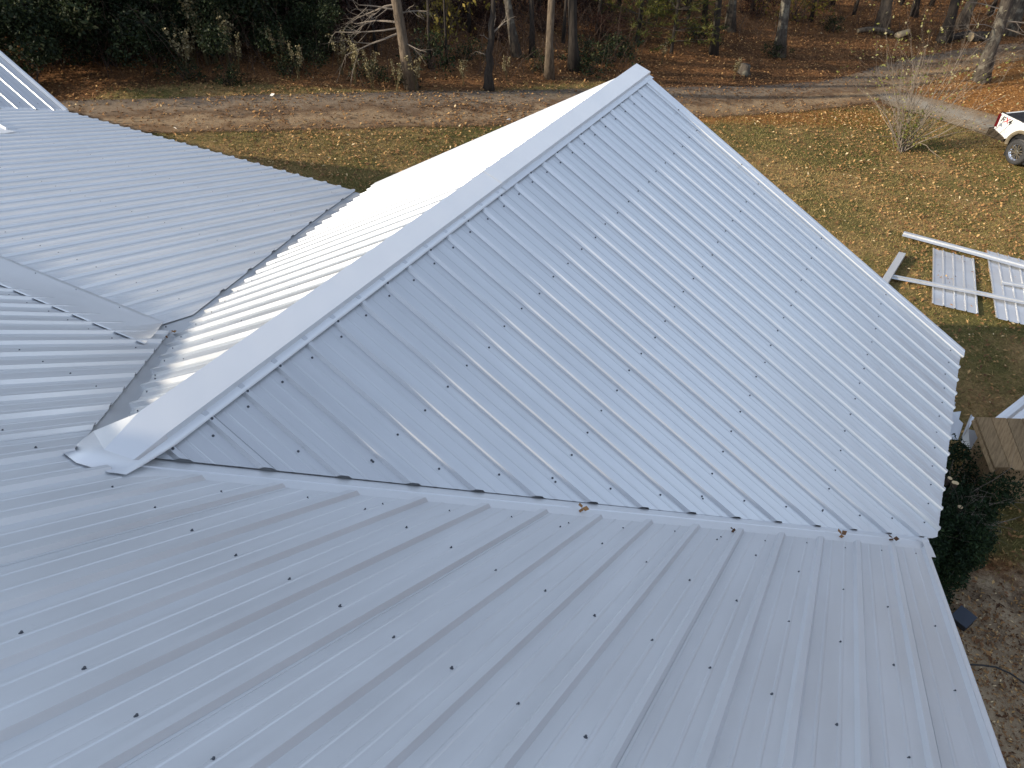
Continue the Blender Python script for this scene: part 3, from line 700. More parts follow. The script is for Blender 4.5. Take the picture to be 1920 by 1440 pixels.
SM = [shrub_mesh(s, 1.0, 1.0, 700, .10, M_EVERG_SHADED) for s in (8, 9)]
for i, (u, v, s) in enumerate([(815, 130, .9), (1105, 135, .8), (1140, 120, .9), (1160, 105, .8), (700, 150, .6), (1095, 110, .7), (1010, 130, .5), (1450, 108, .55), (880, 112, .6), (760, 160, .5), (1310, 80, .8), (1560, 60, .6), (350, 150, .6), (430, 160, .55), (545, 140, .6)]):
    place_shrub(SM[i % 2], 'low_shrub', 'low green bush on the leaf litter under the trees', 'shrub', u, v, s, 'low bushes under the trees', rng)
YL_ = [shrub_mesh(s, 2.6, 1.7, 900, .14, M_YLEAF) for s in (15, 16)]
for (u, v, s, lab) in [(1490, 40, 1.0, 'small yellow-leaved tree at the top of the photo above the mossy trunk'), (835, 70, .9, 'yellow-green sapling behind the tan tree on its right'), (1720, -5, 1.2, 'yellow-leaved sapling at the very top above the pale fallen limb')]:
    place_shrub(YL_[0], 'yellow_sapling', lab, 'sapling', u, v, s, None, rng)
# pines
def pine_mesh(seed, h):
    rng = random.Random(seed); st = MB(); nd = MB(); st.tube([(0, 0, 0), (.03, .02, h*.5), (0, 0, h)], [.07, .05, .012], 7)
    z = h*.10
    while z < h*.97:
        L = (h-z)*.42+.25
        for k in range(6):
            a = rng.random()*6.28; d = Vector((math.cos(a), math.sin(a), rng.uniform(.0, .35))); e = Vector((0, 0, z))+d*L*rng.uniform(.7, 1.1)
            st.tube([(0, 0, z), Vector((0, 0, z)).lerp(e, .5)+Vector((0, 0, .04)), e], [.016, .011, .004], 4, .5, False)
            for _ in range(22):
                f = rng.uniform(.3, 1.05); p = Vector((0, 0, z)).lerp(e, f); q = (d*.6+Vector((rng.gauss(0, .6), rng.gauss(0, .6), rng.gauss(.2, .5)))).normalized()*rng.uniform(.14, .26)
                n_ = q.orthogonal().normalized()*.012; n_.rotate(Matrix.Rotation(rng.random()*6.28, 3, q.normalized()))
                for s_ in range(3):
                    q2 = q+Vector((rng.gauss(0, .06), rng.gauss(0, .06), rng.gauss(0, .06))); nd.add([p-n_, p+n_, p+q2], [(0, 1, 2)], rng.random())
        z += h*.075
    return st.mesh('trunk', M_BARK_D), nd.mesh('needles', M_PINE)
PN = [pine_mesh(31, 4.4), pine_mesh(32, 5.0)]
for i, (u, v, s, lab) in enumerate([(1193, 78, .85, 'young pine with a bare lower stem just behind the wing peak'), (1258, 100, .9, 'fuller yellow-green young pine right of the wing peak'), (1290, 40, 1.0, 'young pine standing behind the fuller yellow-green one'), (1215, 25, 1.0, 'young pine at the top of the photo above the wing peak')]):
    p = at(u, v); t = thing('young_pine', lab, 'pine tree', (p.x, p.y, p.z-.04), i*1.3); t.scale = (s, s, s)
    for nm, me_ in zip(('trunk', 'needles'), PN[i % 2]):
        o = bpy.data.objects.new(nm, me_); COL.objects.link(o); o.parent = t
# tall dry weeds at the track edge
def weed_mesh(seed):
    rng = random.Random(seed); mb = MB()
    for i in range(9):
        a = rng.random()*6.28; top = Vector((math.cos(a)*.25, math.sin(a)*.25, rng.uniform(.8, 1.5))); mid = top*.5+Vector((0, 0, .15))
        mb.tube([(rng.gauss(0, .06), rng.gauss(0, .06), 0), mid, top], [.008, .006, .003], 3, .2, False)
        pts = [mid.lerp(top, f) for f in (.2, .5, .8, 1)]; leaves(mb, pts, 26, .085, rng, .045, .5, .3, 1)
    return mb.mesh('dry_weed', M_DRYWEED)
WD = [weed_mesh(i) for i in range(3)]; rng = random.Random(13)
for i, (u, v, s) in enumerate([(352, 148, .9), (392, 122, 1.25), (405, 118, 1.1), (368, 130, .8), (430, 130, 1.0), (448, 140, .7), (560, 150, .7), (665, 160, .8), (700, 168, .7), (745, 172, .6), (530, 135, .8), (640, 140, .8), (780, 172, .7), (330, 120, .9), (870, 160, .5), (950, 150, .5), (1375, 150, .5), (1240, 120, .5)]):
    p = at(u, v); o = bpy.data.objects.new('dry_weed', WD[i % 3]); COL.objects.link(o); o.location = (p.x, p.y, p.z-.03); o.rotation_euler = (0, 0, rng.random()*6); o.scale = (s, s, s)
    tag(o, 'tall dry straw-coloured weed clump along the edge of the wood', 'weed', 'dry weeds along the wood edge')
# tangled understory twigs: one uncountable mass
mb = MB(); rng = random.Random(17)
for i in range(1700):
    u = rng.uniform(-100, 1960); v = rng.uniform(-60, 150) if u < 1200 else rng.uniform(-60, 75); p = at(u, v)
    if rng.random() < (0.2 if u < 700 else 0.45): pass
    h = rng.uniform(.5, 2.2); d = Vector((rng.gauss(0, .35), rng.gauss(0, .35), 1))
    branchy(mb, (p.x, p.y, p.z-.03), d, h, .008, 1, rng, 0, 3, .9, (1, 3))
tag(mb.build('understory_twigs', M_TWIG_D), 'thin bare twigs and saplings tangled over the floor of the wood', 'undergrowth', None, 'stuff')

# unseen belt of trees added all round to darken what the roof reflects
CB = [shrub_mesh(s, 9.0, 7.0, 1500, .75, m) for s, m in ((41, M_BLEAF), (42, M_EVERG_SHADED), (43, M_BLEAF))]
lf = MB(); rng = random.Random(3)
V_, F_, T_ = [], [], []; off = 0
arrs = []
for st_, fo in CB:
    a = np.zeros(len(fo.vertices)*3); fo.vertices.foreach_get('co', a); f = np.zeros(len(fo.loops), int); fo.loops.foreach_get('vertex_index', f); tt = np.zeros(len(fo.vertices)); fo.attributes['tint'].data.foreach_get('value', tt); arrs.append((a.reshape(-1, 3), f.reshape(-1, 4), tt))
for i in range(120):
    a = i/120*6.283; fwd = -.5 < a < 2.9; r = rng.uniform(50, 62) if fwd else rng.uniform(62, 84); x, y = r*math.cos(a)-4, r*math.sin(a)+6
    vv, ff, tt = arrs[i % 3]; s = rng.uniform(1.5, 2.0) if fwd else rng.uniform(1.0, 1.4); c, s_ = math.cos(i), math.sin(i)
    V_.append(np.stack([(vv[:, 0]*c-vv[:, 1]*s_)*s+x, (vv[:, 0]*s_+vv[:, 1]*c)*s+y, vv[:, 2]*s+GZ], -1)); F_.append(ff+off); T_.append(tt); off += len(vv)
tag(link('unseen_woodland', np_mesh('unseen_woodland', np.concatenate(V_), np.concatenate(F_), np.concatenate(T_), M_BLEAF)), 'unseen belt of autumn trees added around the clearing to darken reflections', 'woodland', None, 'stuff')

# the bare multi-stemmed shrub on the lawn
p0 = at(1688, 283); t = thing('bare_shrub', 'airy multi-stemmed shrub with few yellow-green leaves on the lawn left of the pickup', 'shrub', (p0.x, p0.y, p0.z-.04))
rng = random.Random(23); st = MB(); tips = []
side = Vector((RT[0], RT[1], 0)).normalized(); dep = Vector((FW[0], FW[1], 0)).normalized()
for i in range(34):
    a = max(-.62, min(.55, rng.gauss(-.03, .36))); bdep = rng.gauss(0, .25); d = side*a+dep*bdep+Vector((0, 0, 1))
    tips += branchy(st, side*rng.gauss(0, .12)+dep*rng.gauss(0, .1), d, rng.uniform(1.4, 3.4), rng.uniform(.013, .022), 2, rng, -.05, 4, .42, (3, 4))
o = st.build('stem', M_TWIG); o.parent = t
lf = MB(); leaves(lf, tips, 620, .085, rng, .06, .55, .3, 1); low = [side*rng.gauss(0, .22)+dep*rng.gauss(0, .2)+Vector((0, 0, rng.uniform(.1, 1.2))) for _ in range(60)]
leaves(lf, low, 420, .075, rng, .08, .55, .0, .75); o = lf.build('foliage', M_SHRUBLEAF); o.parent = t

# logs, limb, stump
def log(name, label, cat, a, b_, r, m, z=0.0, cutend=True, bend=0):
    p, q = at(*a), at(*b_); t = thing(name, label, cat, (p.x, p.y, p.z)); d = q-p
    pts = [Vector((0, 0, r+z))+d*f+Vector((0, 0, bend*math.sin(f*3.1))) for f in (0, .25, .5, .75, 1)]
    mb = MB(); mb.tube(pts, [r, r*1.02, r*.97, r*.95, r*.85], 12); o = mb.build('bark', m, None, True); o.parent = t
    if cutend:
        mb = MB(); n = -d.normalized(); mb.tube([pts[0]+n*.003, pts[0]+n*.012], r*.93, 14); o = mb.build('cut_face', M_CUT, None); o.parent = t
    return t
log('cut_log', 'dark log with a round pale sawn face beside the gravel track', 'log', (1817, 78), (1862, 76), .20, M_BARK_D)
log('cut_log', 'short split log with pale wood left of the round-faced log', 'log', (1680, 73), (1700, 66), .13, M_CUT, 0, False)
log('cut_log', 'dark mossy log lying behind the bare shrub tops', 'log', (1760, 82), (1815, 70), .15, M_BARK_D, 0, False)
log('fallen_limb', 'pale curved fallen limb at the foot of the brown trunk', 'limb', (1608, 62), (1672, 68), .10, M_BARK_T, 0, True, .12)
p = at(1394, 138); t = thing('tree_stump', 'low grey weathered stump on the leaf litter right of the wing peak', 'stump', (p.x, p.y, p.z-.03)); mb = MB(); mb.tube([(0, 0, 0), (0, 0, .15), (.02, 0, .34)], [.26, .20, .17], 12); o = mb.build('bark', M_BARK_G, None, True); o.parent = t
for u, v, s, lab in [(331, 242, .06, 'white scrap lying on the leafy track by the porch roof eave'), (952, 226, .07, 'white crumpled scrap on the grass behind the wing ridge'), (513, 181, .08, 'pale scrap lying in the green verge beyond the track'), (1648, 588+700, .03, None)]:
    if not lab: continue
    p = at(u, v); mb = MB(); q = random.Random(u); vs = [Vector((q.gauss(0, 1), q.gauss(0, 1), q.gauss(0, .6))).normalized()*s*q.uniform(.7, 1.2) for _ in range(7)]
    mb.add(vs, [(0, 1, 2), (0, 2, 3), (0, 3, 4), (4, 3, 5), (1, 5, 2), (2, 5, 6), (3, 6, 5), (0, 4, 6), (1, 6, 0)]); o = mb.build('paper_scrap', M_LITTER); o.location = (p.x, p.y, p.z+s*.5); tag(o, lab, 'litter')

# ------------------------------------------------------------------ fallen leaves and grass (uncountable)
def scatter(n, dens, seed):
    rg = np.random.default_rng(seed); out = []; tot = 0
    while tot < n:
        X = rg.uniform(-40, 22, 60000); Y = rg.uniform(-2, 52, 60000); d = np.stack([X, Y, GZ+gz(X, Y)], -1)-CPOS
        z = d@FW; u = 960+CF*(d@RT)/z; v = 720+CF*(d@DN)/z
        ok = (z > 0) & (u > -120) & (u < 2040) & (v > -160) & (v < 1560) & (rg.random(60000) < dens(X, Y))
        out.append(np.stack([X[ok], Y[ok]], -1)); tot += ok.sum()
    return np.concatenate(out)[:n]
def dens_leaf(X, Y):
    z = zones(X, Y); cl = np.clip(.5+.9*wob(X, Y, .55, 2.0)+.4*wob(X, Y, 2.1, .3), .08, 1)
    d = 0.85*(1-z['lawn'])+z['lawn']*(.30+.60*cl); d = np.maximum(d, z['leafy']); d *= 1-.86*z['branch']; d *= 1-.62*z['road']*(wob(X, Y, .8, 4) < .35); return d*(1-.88*z['dirt'])*.9
P = scatter(230000, dens_leaf, 1); n = len(P); rg = np.random.default_rng(2)
s = rg.uniform(.018, .050, n); yaw = rg.uniform(0, 6.283, n); tilt = rg.normal(0, .38, n); fold_ = rg.uniform(.0, .45, n)
ex = np.stack([np.cos(yaw), np.sin(yaw), np.sin(tilt)], -1)*s[:, None]; ey = np.stack([-np.sin(yaw), np.cos(yaw), rg.normal(0, .3, n)], -1)*(s*.55)[:, None]
c = np.stack([P[:, 0], P[:, 1], GZ+gz(P[:, 0], P[:, 1])+.03+rg.uniform(0, .02, n)], -1)
up = np.zeros((n, 3)); up[:, 2] = s*fold_
V = np.stack([c-ex, c-ey+up, c+ex, c+ey+up], 1).reshape(-1, 3); k = np.arange(n)*4
F = np.concatenate([np.stack([k, k+1, k+2], -1), np.stack([k, k+2, k+3], -1)])
z = zones(P[:, 0], P[:, 1]); tn = np.clip(rg.normal(.47, .20, n)+.14*z['leafy']+.06*z['lawn']-.10*(1-z['lawn']), 0, 1)
tag(link('leaf_litter', np_mesh('leaf_litter', V, F, np.repeat(tn, 4), M_FALLEN)), 'tan and russet fallen leaves strewn over lawn, track and wood floor', 'leaves', None, 'stuff')
def dens_grass(X, Y):
    z = zones(X, Y); return np.clip(z['lawn']*1.1-.1, 0, 1)*np.clip(.60+.55*wob(X, Y, .7, 1.1)+.35*wob(X, Y, 2.4), .12, 1)*(1-.9*z['road'])*(1-z['branch'])
P = scatter(150000, dens_grass, 5); n = len(P); rg = np.random.default_rng(6)
yaw = rg.uniform(0, 6.283, n); h = rg.uniform(.02, .065, n); wd = rg.uniform(.004, .010, n); c = np.stack([P[:, 0], P[:, 1], GZ+gz(P[:, 0], P[:, 1])], -1)
ex = np.stack([np.cos(yaw), np.sin(yaw), np.zeros(n)], -1)*wd[:, None]; tip = np.stack([rg.normal(0, .6, n)*h, rg.normal(0, .6, n)*h, h], -1)
V = np.stack([c-ex, c+ex, c+tip], 1).reshape(-1, 3); k = np.arange(n)*3; F = np.stack([k, k+1, k+2], -1)
pat = wob(P[:, 0], P[:, 1], .5, .7); tn = np.clip(.48+.28*pat+rg.normal(0, .16, n), 0, 1)
tag(link('lawn_grass', np_mesh('lawn_grass', V, F, np.repeat(tn, 3), M_GRASS)), 'short patchy olive and straw coloured lawn grass', 'grass', None, 'stuff')
P = scatter(9000, lambda X, Y: zones(X, Y)['dirt']*np.clip(.5+.8*wob(X, Y, 1.1, 3), .1, 1), 9); n = len(P); rg = np.random.default_rng(10)
s = rg.uniform(.008, .03, n); yaw = rg.uniform(0, 6.283, n); ex = np.stack([np.cos(yaw), np.sin(yaw), rg.normal(0, .3, n)], -1)*s[:, None]; ey = np.stack([-np.sin(yaw), np.cos(yaw), rg.normal(0, .4, n)], -1)*(s*.4)[:, None]
c = np.stack([P[:, 0], P[:, 1], GZ+gz(P[:, 0], P[:, 1])+.012], -1); V = np.stack([c-ex, c-ey, c+ex, c+ey], 1).reshape(-1, 3); k = np.arange(n)*4
tag(link('mulch_chips', np_mesh('mulch_chips', V, np.stack([k, k+1, k+2, k+3], -1), np.repeat(np.clip(rg.normal(.45, .3, n), 0, 1), 4), M_FALLEN)), 'wood chips and leaf crumbs on the bare earth beside the house', 'mulch', None, 'stuff')

# ------------------------------------------------------------------ sheets and trim lying on the lawn
M_LOOSE = metal('loose_sheet_metal', (0.70, 0.71, 0.72), 0.33, (2, 2, 1), 0.75, .05)
def loose_panel(label, A, B, C, D, z):
    """corners A (far left) B (far right) C (near right) D (near left)"""
    a, b_, c_, d_ = [at(*q, z) for q in (A, B, C, D)]; t = thing('loose_roof_sheet', label, 'metal sheet', (d_.x, d_.y, z), 0, 'loose roof panels on the lawn')
    xs_ = [0.0]; hs = [.0]
    for k in range(5):
        ctr = k/4*.955+.022
        for o_, h in ((-.024, 0), (-.011, .02), (.011, .02), (.024, 0)): xs_.append(min(1, max(0, ctr+o_))); hs.append(h)
    xs_.append(1.0); hs.append(0); mb = MB(); K = 7; rng = random.Random(int(a.x*100))
    wv = [rng.uniform(-.006, .012) for _ in range(K)]
    for x_, h in zip(xs_, hs):
        for i in range(K):
            f = i/(K-1); p = (d_.lerp(a, f)).lerp(c_.lerp(b_, f), x_); p.z = z+h+wv[i]+.012; mb.v.append(tuple(p)); mb.t.append(.5)
    for j in range(len(xs_)-1):
        for i in range(K-1): q = j*K+i; mb.f.append((q, q+1, q+K+1, q+K))
    o = mb.build('ribbed_sheet', M_LOOSE, t); s_ = o.modifiers.new('thickness', 'SOLIDIFY'); s_.thickness = .0012
    return t
loose_panel('ribbed metal sheet lying whole in view on the lawn under two trim lengths', (1748.5, 466), (1826, 486), (1834, 591), (1746.5, 571), GZ+.01)
loose_panel('longer ribbed metal sheet cut off by the right edge of the photo', (1849, 471), (1931, 493), (1955, 618), (1867, 597), GZ+.015)
def trim_piece(label, L, z0, wd, h, prof='step', name='trim_length'):
    """L: pixel line of its far edge; wd metres wide towards the camera"""
    a, b_ = at(*L[0], z0), at(*L[1], z0); d = (b_-a).normalized(); s_ = Vector((d.y, -d.x, 0))
    if s_.dot(Vector((FW[0], FW[1], 0))) > 0: s_ = -s_
    t = thing(name, label, 'metal trim', (a.x, a.y, z0), 0, 'trim lengths on the lawn'); up = Vector((0, 0, 1))
    P_ = {'step': [(0, 0), (.01, h*.6), (wd*.30, h*.7), (wd*.34, h), (wd*.62, h*.9), (wd*.66, h*.45), (wd, h*.15)], 'angle': [(0, h), (wd*.5, h*.55), (wd*.52, h*.2), (wd, .004)], 'channel': [(0, .002), (.004, h), (wd*.5, h*1.05), (wd-.004, h), (wd, .002)]}[prof]
    rows = [[a+s_*x+up*y, (a+b_)/2+s_*x+up*(y+.01), b_+s_*x+up*y] for x, y in P_]
    strip('folded_metal', rows, M_LOOSE, t, False, .0014); return t
trim_piece('long bright white trim length lying across the tops of both ribbed sheets', ((1695, 436), (1990, 516)), GZ+.05, .24, .07)
trim_piece('long narrow trim length lying across the lower part of both ribbed sheets', ((1672, 517), (1990, 579)), GZ+.05, .15, .06)
trim_piece('short white trim offcut resting on the longer ribbed sheet', ((1877, 528), (1985, 548)), GZ+.05, .13, .05)
a, b_ = at(1683, 479, GZ+.05), at(1640, 548, GZ+.05); t = thing('trim_length', 'dull grey trim length half hidden by the wing roof edge', 'metal trim', (a.x, a.y, GZ), 0, 'trim lengths on the lawn')
d = (b_-a).normalized(); s_ = Vector((-d.y, d.x, 0)); s_ = s_ if s_.dot(Vector(RT)) > 0 else -s_
strip('folded_metal', [[p+s_*x+Vector((0, 0, z)) for p in (a, b_)] for x, z in ((0, 0), (.0, .10), (.15, .11), (.155, .0))], M_VALLEY, t, False, .0014)
# scraps between the wing eave and the plank-roofed shed
def scrap(label, Q, zz, m, th=.002):
    P_ = [at(u, v, z) for (u, v), z in zip(Q, zz)]; c = P_[0]; t = thing('flashing_scrap', label, 'metal scrap', (c.x, c.y, GZ), 0, 'flashing scraps by the small shed')
    n = (P_[1]-P_[0]).cross(P_[-1]-P_[0]).normalized(); n = n if n.z > 0 else -n
    mb = MB(); k = len(P_); mb.add(P_+[p-n*th for p in P_], [tuple(range(k)), tuple(range(2*k-1, k-1, -1))]+[(i, (i+1) % k, k+(i+1) % k, k+i) for i in range(k)])
    mb.build('bent_sheet', m, t)
    e = MB(); e.tube([P_[-1]+Vector((0, 0, .012)), P_[0]+Vector((0, 0, .012))], .012, 6); e.build('hem', m, t)
    return t
scrap('grey flashing scrap with a notched corner beside the wing eave', [(1785, 773), (1802, 771), (1798, 786), (1806, 794), (1796, 826), (1776, 822), (1781, 790)], [GZ+.9, GZ+.9, GZ+.85, GZ+.82, GZ+.7, GZ+.7, GZ+.82], M_LOOSE)
scrap('white edged flashing scrap leaning against the small shed', [(1821, 779), (1827, 783), (1816, 805), (1839, 809), (1819, 847), (1801, 827)], [GZ+.8, GZ+.8, GZ+.7, GZ+.7, GZ+.5, GZ+.5], M_LOOSE)
scrap('small dark flashing corner just past the wing eave tips', [(1786, 752), (1792, 754), (1786, 773), (1782, 772)], [GZ+.4, GZ+.4, GZ+.3, GZ+.3], M_VALLEY)
# loose offcut lying on the porch roof at the left edge
mb = MB(); q = [on_plane(u, v, (0, TB, 1), BZE+BYE*TB+.03) for u, v in ((-60, 200), (13, 243), (30, 246), (8, 250), (-60, 249))]
mb.add(q+[p-Vector((0, 0, .012)) for p in q], [(0, 1, 2, 3, 4), (9, 8, 7, 6, 5)]+[(i, (i+1) % 5, 5+(i+1) % 5, 5+i) for i in range(5)])
t = thing('metal_offcut', 'ribbed metal offcut on the porch roof at the left edge of the photo', 'metal sheet', q[1]); mb.build('sheet', M_TRIM, t)
mb = MB(); mb.tube([q[0]+Vector((-.05, 0, .02)), q[1]+Vector((0, 0, .012))], .016, 6); mb.build('rib', M_TRIM, t)

# ------------------------------------------------------------------ small plank-roofed shed
zr_, ze_ = GZ+1.55, GZ+.95
rl = at(1829, 782, zr_); rr = at(1921, 785, zr_); el = at(1865, 877, ze_); dr = (rr-rl); dr.z = 0; dr.normalize()
down = el-rl; down -= dr*down.dot(dr)*.0
t = thing('small_shed', 'little shed with a weathered plank roof slope and a metal far slope', 'shed', (rl.x, rl.y, GZ)); L_ = 2.2; np_ = 10
for i in range(np_):
    mb = MB(); a0 = rl+dr*(L_*i/np_+.006); a1 = rl+dr*(L_*(i+1)/np_-.006); jz = Vector((0, 0, random.uniform(-.006, .006))); ex_ = down.normalized()*random.uniform(-.02, .02)
    vs = [a0+jz, a1+jz, a1+down+jz+ex_, a0+down+jz+ex_]; mb.add(vs+[p-Vector((0, 0, .025)) for p in vs], [(0, 1, 2, 3), (7, 6, 5, 4), (0, 4, 5, 1), (1, 5, 6, 2), (2, 6, 7, 3), (3, 7, 4, 0)], random.random())
    mb.build('roof_plank', M_PLANK, t)
hd = Vector((down.x, down.y, 0)); hd -= dr*hd.dot(dr); far = (at(1921, 737, zr_-.10)-at(1862, 783, zr_-.02))*1.0
mb = MB(); o0 = rl+dr*.28+Vector((0, 0, -.02)); K = 24
for i in range(K+1):
    f = i/K*(L_-.28); h = .02 if i % 3 == 0 else 0
    for e in (0, .5, 1): mb.v.append(tuple(o0+dr*f+far*e*2.2+Vector((0, 0, h)))); mb.t.append(.5)
for i in range(K):
    for e in range(2): q_ = i*3+e; mb.f.append((q_, q_+1, q_+4, q_+3))
mb.build('metal_roof', M_LOOSE, t)
mb = MB(); c0 = rl+dr*.30+hd*.02; w0 = hd*.36; bl = Vector((0, 0, -1))
g = [c0+bl*.10, c0+w0+Vector((0, 0, ze_-zr_+.10)), Vector(((c0+w0).x, (c0+w0).y, GZ)), Vector(((c0-w0*.9).x, (c0-w0*.9).y, GZ)), c0-w0*.9+bl*.45]
mb.extrude(g, Vector((0, 0, 0)), dr*(L_-.25)); mb.build('plank_wall', M_PLANK, t)
mb = MB(); mb.tube([rl+Vector((0, 0, -.07))-dr*.0, rl+down+Vector((0, 0, -.07))], .035, 4); mb.build('barge_board', M_PLANK, t)

# ------------------------------------------------------------------ clipped evergreen beside the wing
b0 = at(1800, 1148); t = thing('clipped_hedge', 'dark clipped evergreen hedge squeezed against the wing, its top cut open', 'hedge', (b0.x, b0.y, GZ))
foot = [tuple(at(u, v, GZ+.55)[:2]) for u, v in ((1690, 1085), (1758, 1112), (1805, 1072), (1853, 1002), (1886, 930), (1868, 890), (1800, 868), (1750, 868))]
fx = np.array(foot); cfx = fx.mean(0); rng = random.Random(31); lf = MB(); br = MB(); lobes = []
while len(lobes) < 150:
    x, y = rng.uniform(fx[:, 0].min(), fx[:, 0].max()), rng.uniform(fx[:, 1].min(), fx[:, 1].max()); z = rng.uniform(.08, 1.0)
    if not inside(np.array([x]), np.array([y]), foot)[0]: continue
    if z > .62 and math.hypot(x-cfx[0]+.05, (y-cfx[1]-.35)*.6) < .42: continue
    lobes.append((Vector((x, y, GZ+z)), rng.uniform(.14, .25), rng.uniform(-.2, .2)))
for i in range(46000):
    c_, r_, tt = rng.choice(lobes); q_ = Vector((rng.gauss(0, 1), rng.gauss(0, 1), rng.gauss(0, 1))).normalized()*r_*rng.uniform(.6, 1.1); p = c_+q_
    s_ = rng.uniform(.016, .038); u_ = Vector((rng.gauss(0, 1), rng.gauss(0, 1), rng.gauss(.3, .8))).normalized(); v_ = u_.orthogonal().normalized(); v_.rotate(Matrix.Rotation(rng.random()*6.28, 3, u_)); k_ = u_.cross(v_)
    lf.add([p-v_*s_, p+k_*s_*.35, p+v_*s_, p-k_*s_*.35], [(0, 1, 2, 3)], min(1, max(0, rng.gauss(.42, .22)+tt)))
lf.build('foliage', M_JUNIPER, t)
cc = Vector((cfx[0], cfx[1]+.3, GZ))
for i in range(26):
    a = rng.random()*6.28; branchy(br, cc+Vector((rng.gauss(0, .15), rng.gauss(0, .2), .2)), (math.cos(a)*.6, math.sin(a)*.6, rng.uniform(.4, .9)), rng.uniform(.7, 1.1), .010, 1, rng, 0, 4)
br.build('branch', M_TWIG, t)
for u, v in ((1789, 905), (1781, 897), (1800, 951), (1793, 906)):
    p = at(u, v, GZ+.85); st_ = MB(); dz = Vector((rng.gauss(0, .1), rng.gauss(0, .1), 1)).normalized(); st_.tube([p-dz*.8, p], [.035, .034], 8); st_.build('branch', M_TWIG_D, t)
    st_ = MB(); st_.tube([p+dz*.001, p+dz*.008], .034, 10); st_.build('cut_stub', M_CUT, t)

# black box and cable
p = at(1799, 1168); t = thing('plastic_box', 'dark slate plastic box with a sloping lid at the foot of the hedge', 'box', (p.x, p.y, GZ)); rot = Matrix.Rotation(R(-28), 3, 'Z')
mb = MB(); bt = [Vector((-.11, -.10, 0)), Vector((.11, -.10, 0)), Vector((.11, .10, 0)), Vector((-.11, .10, 0))]; tp_ = [Vector((-.10, -.09, .07)), Vector((.10, -.09, .07)), Vector((.10, .09, .14)), Vector((-.10, .09, .14))]
mb.add([rot @ q for q in bt+tp_], [(3, 2, 1, 0), (0, 1, 5, 4), (1, 2, 6, 5), (2, 3, 7, 6), (3, 0, 4, 7), (4, 5, 6, 7)]); o = mb.build('box_body', M_BLACK, None); o.parent = t
mb = MB(); ld = [q+Vector((0, 0, .004)) for q in tp_]; ld = [Vector((q.x*1.12, q.y*1.15, q.z)) for q in ld]; mb.add([rot @ q for q in ld]+[rot @ (q+Vector((0, 0, .018))) for q in ld], [(3, 2, 1, 0), (4, 5, 6, 7), (0, 1, 5, 4), (1, 2, 6, 5), (2, 3, 7, 6), (3, 0, 4, 7)]); o = mb.build('lid', M_BOX, None); o.parent = t
mb = MB(); mb.tube([at(u, v, GZ+.03) for u, v in ((1790, 1252), (1815, 1246), (1840, 1247), (1868, 1251), (1895, 1263), (1925, 1284), (1960, 1310))], .011, 8); tag(mb.build('black_cable', M_CABLE, None, True), 'thin black cable curving over the bare earth beside the house', 'cable')

# leaves that came to rest on the roof
def roof_leaf(u, v, n, d, s, label, seed, tint):
    p = on_plane(u, v, n, d); rng = random.Random(seed); mb = MB()
    for k in range(3):
        a = k*2.1+rng.random(); e = Vector((math.cos(a), math.sin(a), .25))*s*rng.uniform(.6, 1); f_ = Vector((-math.sin(a), math.cos(a), .5))*s*.35
        mb.add([(0, 0, .004), e*.5+f_, e, e*.5-f_*.8], [(0, 1, 2), (0, 2, 3)], tint+rng.uniform(-.1, .1))
    o = mb.build('dry_leaf', M_FALLEN); o.location = p+Vector(n).normalized()*.012; tag(o, label, 'leaf')
na, da = (-TX, TA, 1), Y0*TA
roof_leaf(1090, 957, na, da, .045, 'orange-brown curled leaf on the valley flashing below the wing', 1, .5)
roof_leaf(1576, 1006, na, da, .05, 'dry brown leaf pair on the right part of the valley flashing', 2, .4)
roof_leaf(1673, 1013, na, da, .05, 'dark red leaf near the right end of the valley flashing', 3, .12)
roof_leaf(1372, 997, na, da, .03, 'tiny dark leaf fragment midway along the valley flashing', 4, .02)
roof_leaf(323, 626, na, da+.01, .035, 'clump of brown leaves caught at the end of the porch roof flashing', 6, .45)
roof_leaf(311, 636, na, da+.01, .025, 'small leaf crumb just below the clump at the porch flashing end', 7, .2)

# ------------------------------------------------------------------ white pickup, cropped by the right edge of the photo
pa_, pb_ = at(1876, 210, GZ+1.42*.82), at(1921, 230, GZ+1.42*.82); hd_ = pb_-pa_; yaw = math.atan2(hd_.y, hd_.x)
tk = thing('pickup_truck', 'white pickup truck seen by its rear quarter at the right edge', 'pickup truck', (pa_.x, pa_.y, GZ), yaw); tk.scale = (.82, .82, .82)
# local frame: x forward from the tailgate, y to the left; near (right) side is y = 0, far side y = +1.95
def lp(o): o.parent = tk; return o
W_ = 1.95; arc = [(1.28+.56*math.cos(a), .60+.54*math.sin(a)) for a in np.linspace(math.pi, 0, 15)]
side_ = [(0.02, .72)]+[(.62, .66)]+arc[1:-1]+[(1.95, .60), (2.15, .58), (2.15, 1.36), (1.2, 1.395), (0.06, 1.42), (0.0, 1.1)]
def panel(y0, y1):
    mb = MB(); mb.extrude([Vector((x, 0, z)) for x, z in side_], (0, y0, 0), (0, y1, 0)); return mb
mb = panel(0, .09); k = panel(W_-.09, W_); mb.add(k.v, k.f); mb.box((.04, W_/2, 1.06), (.07, W_-.18, .66)); mb.box((2.12, W_/2, 1.0), (.06, W_-.18, .76))
cab = [(2.17, .52), (2.17, 1.40), (2.27, 1.93), (2.6, 2.0), (3.9, 1.98), (4.55, 1.45), (5.85, 1.36), (5.95, 1.15), (5.95, .55), (5.2, .5), (5.1, .85), (4.75, 1.05), (4.4, .85), (4.3, .5)]
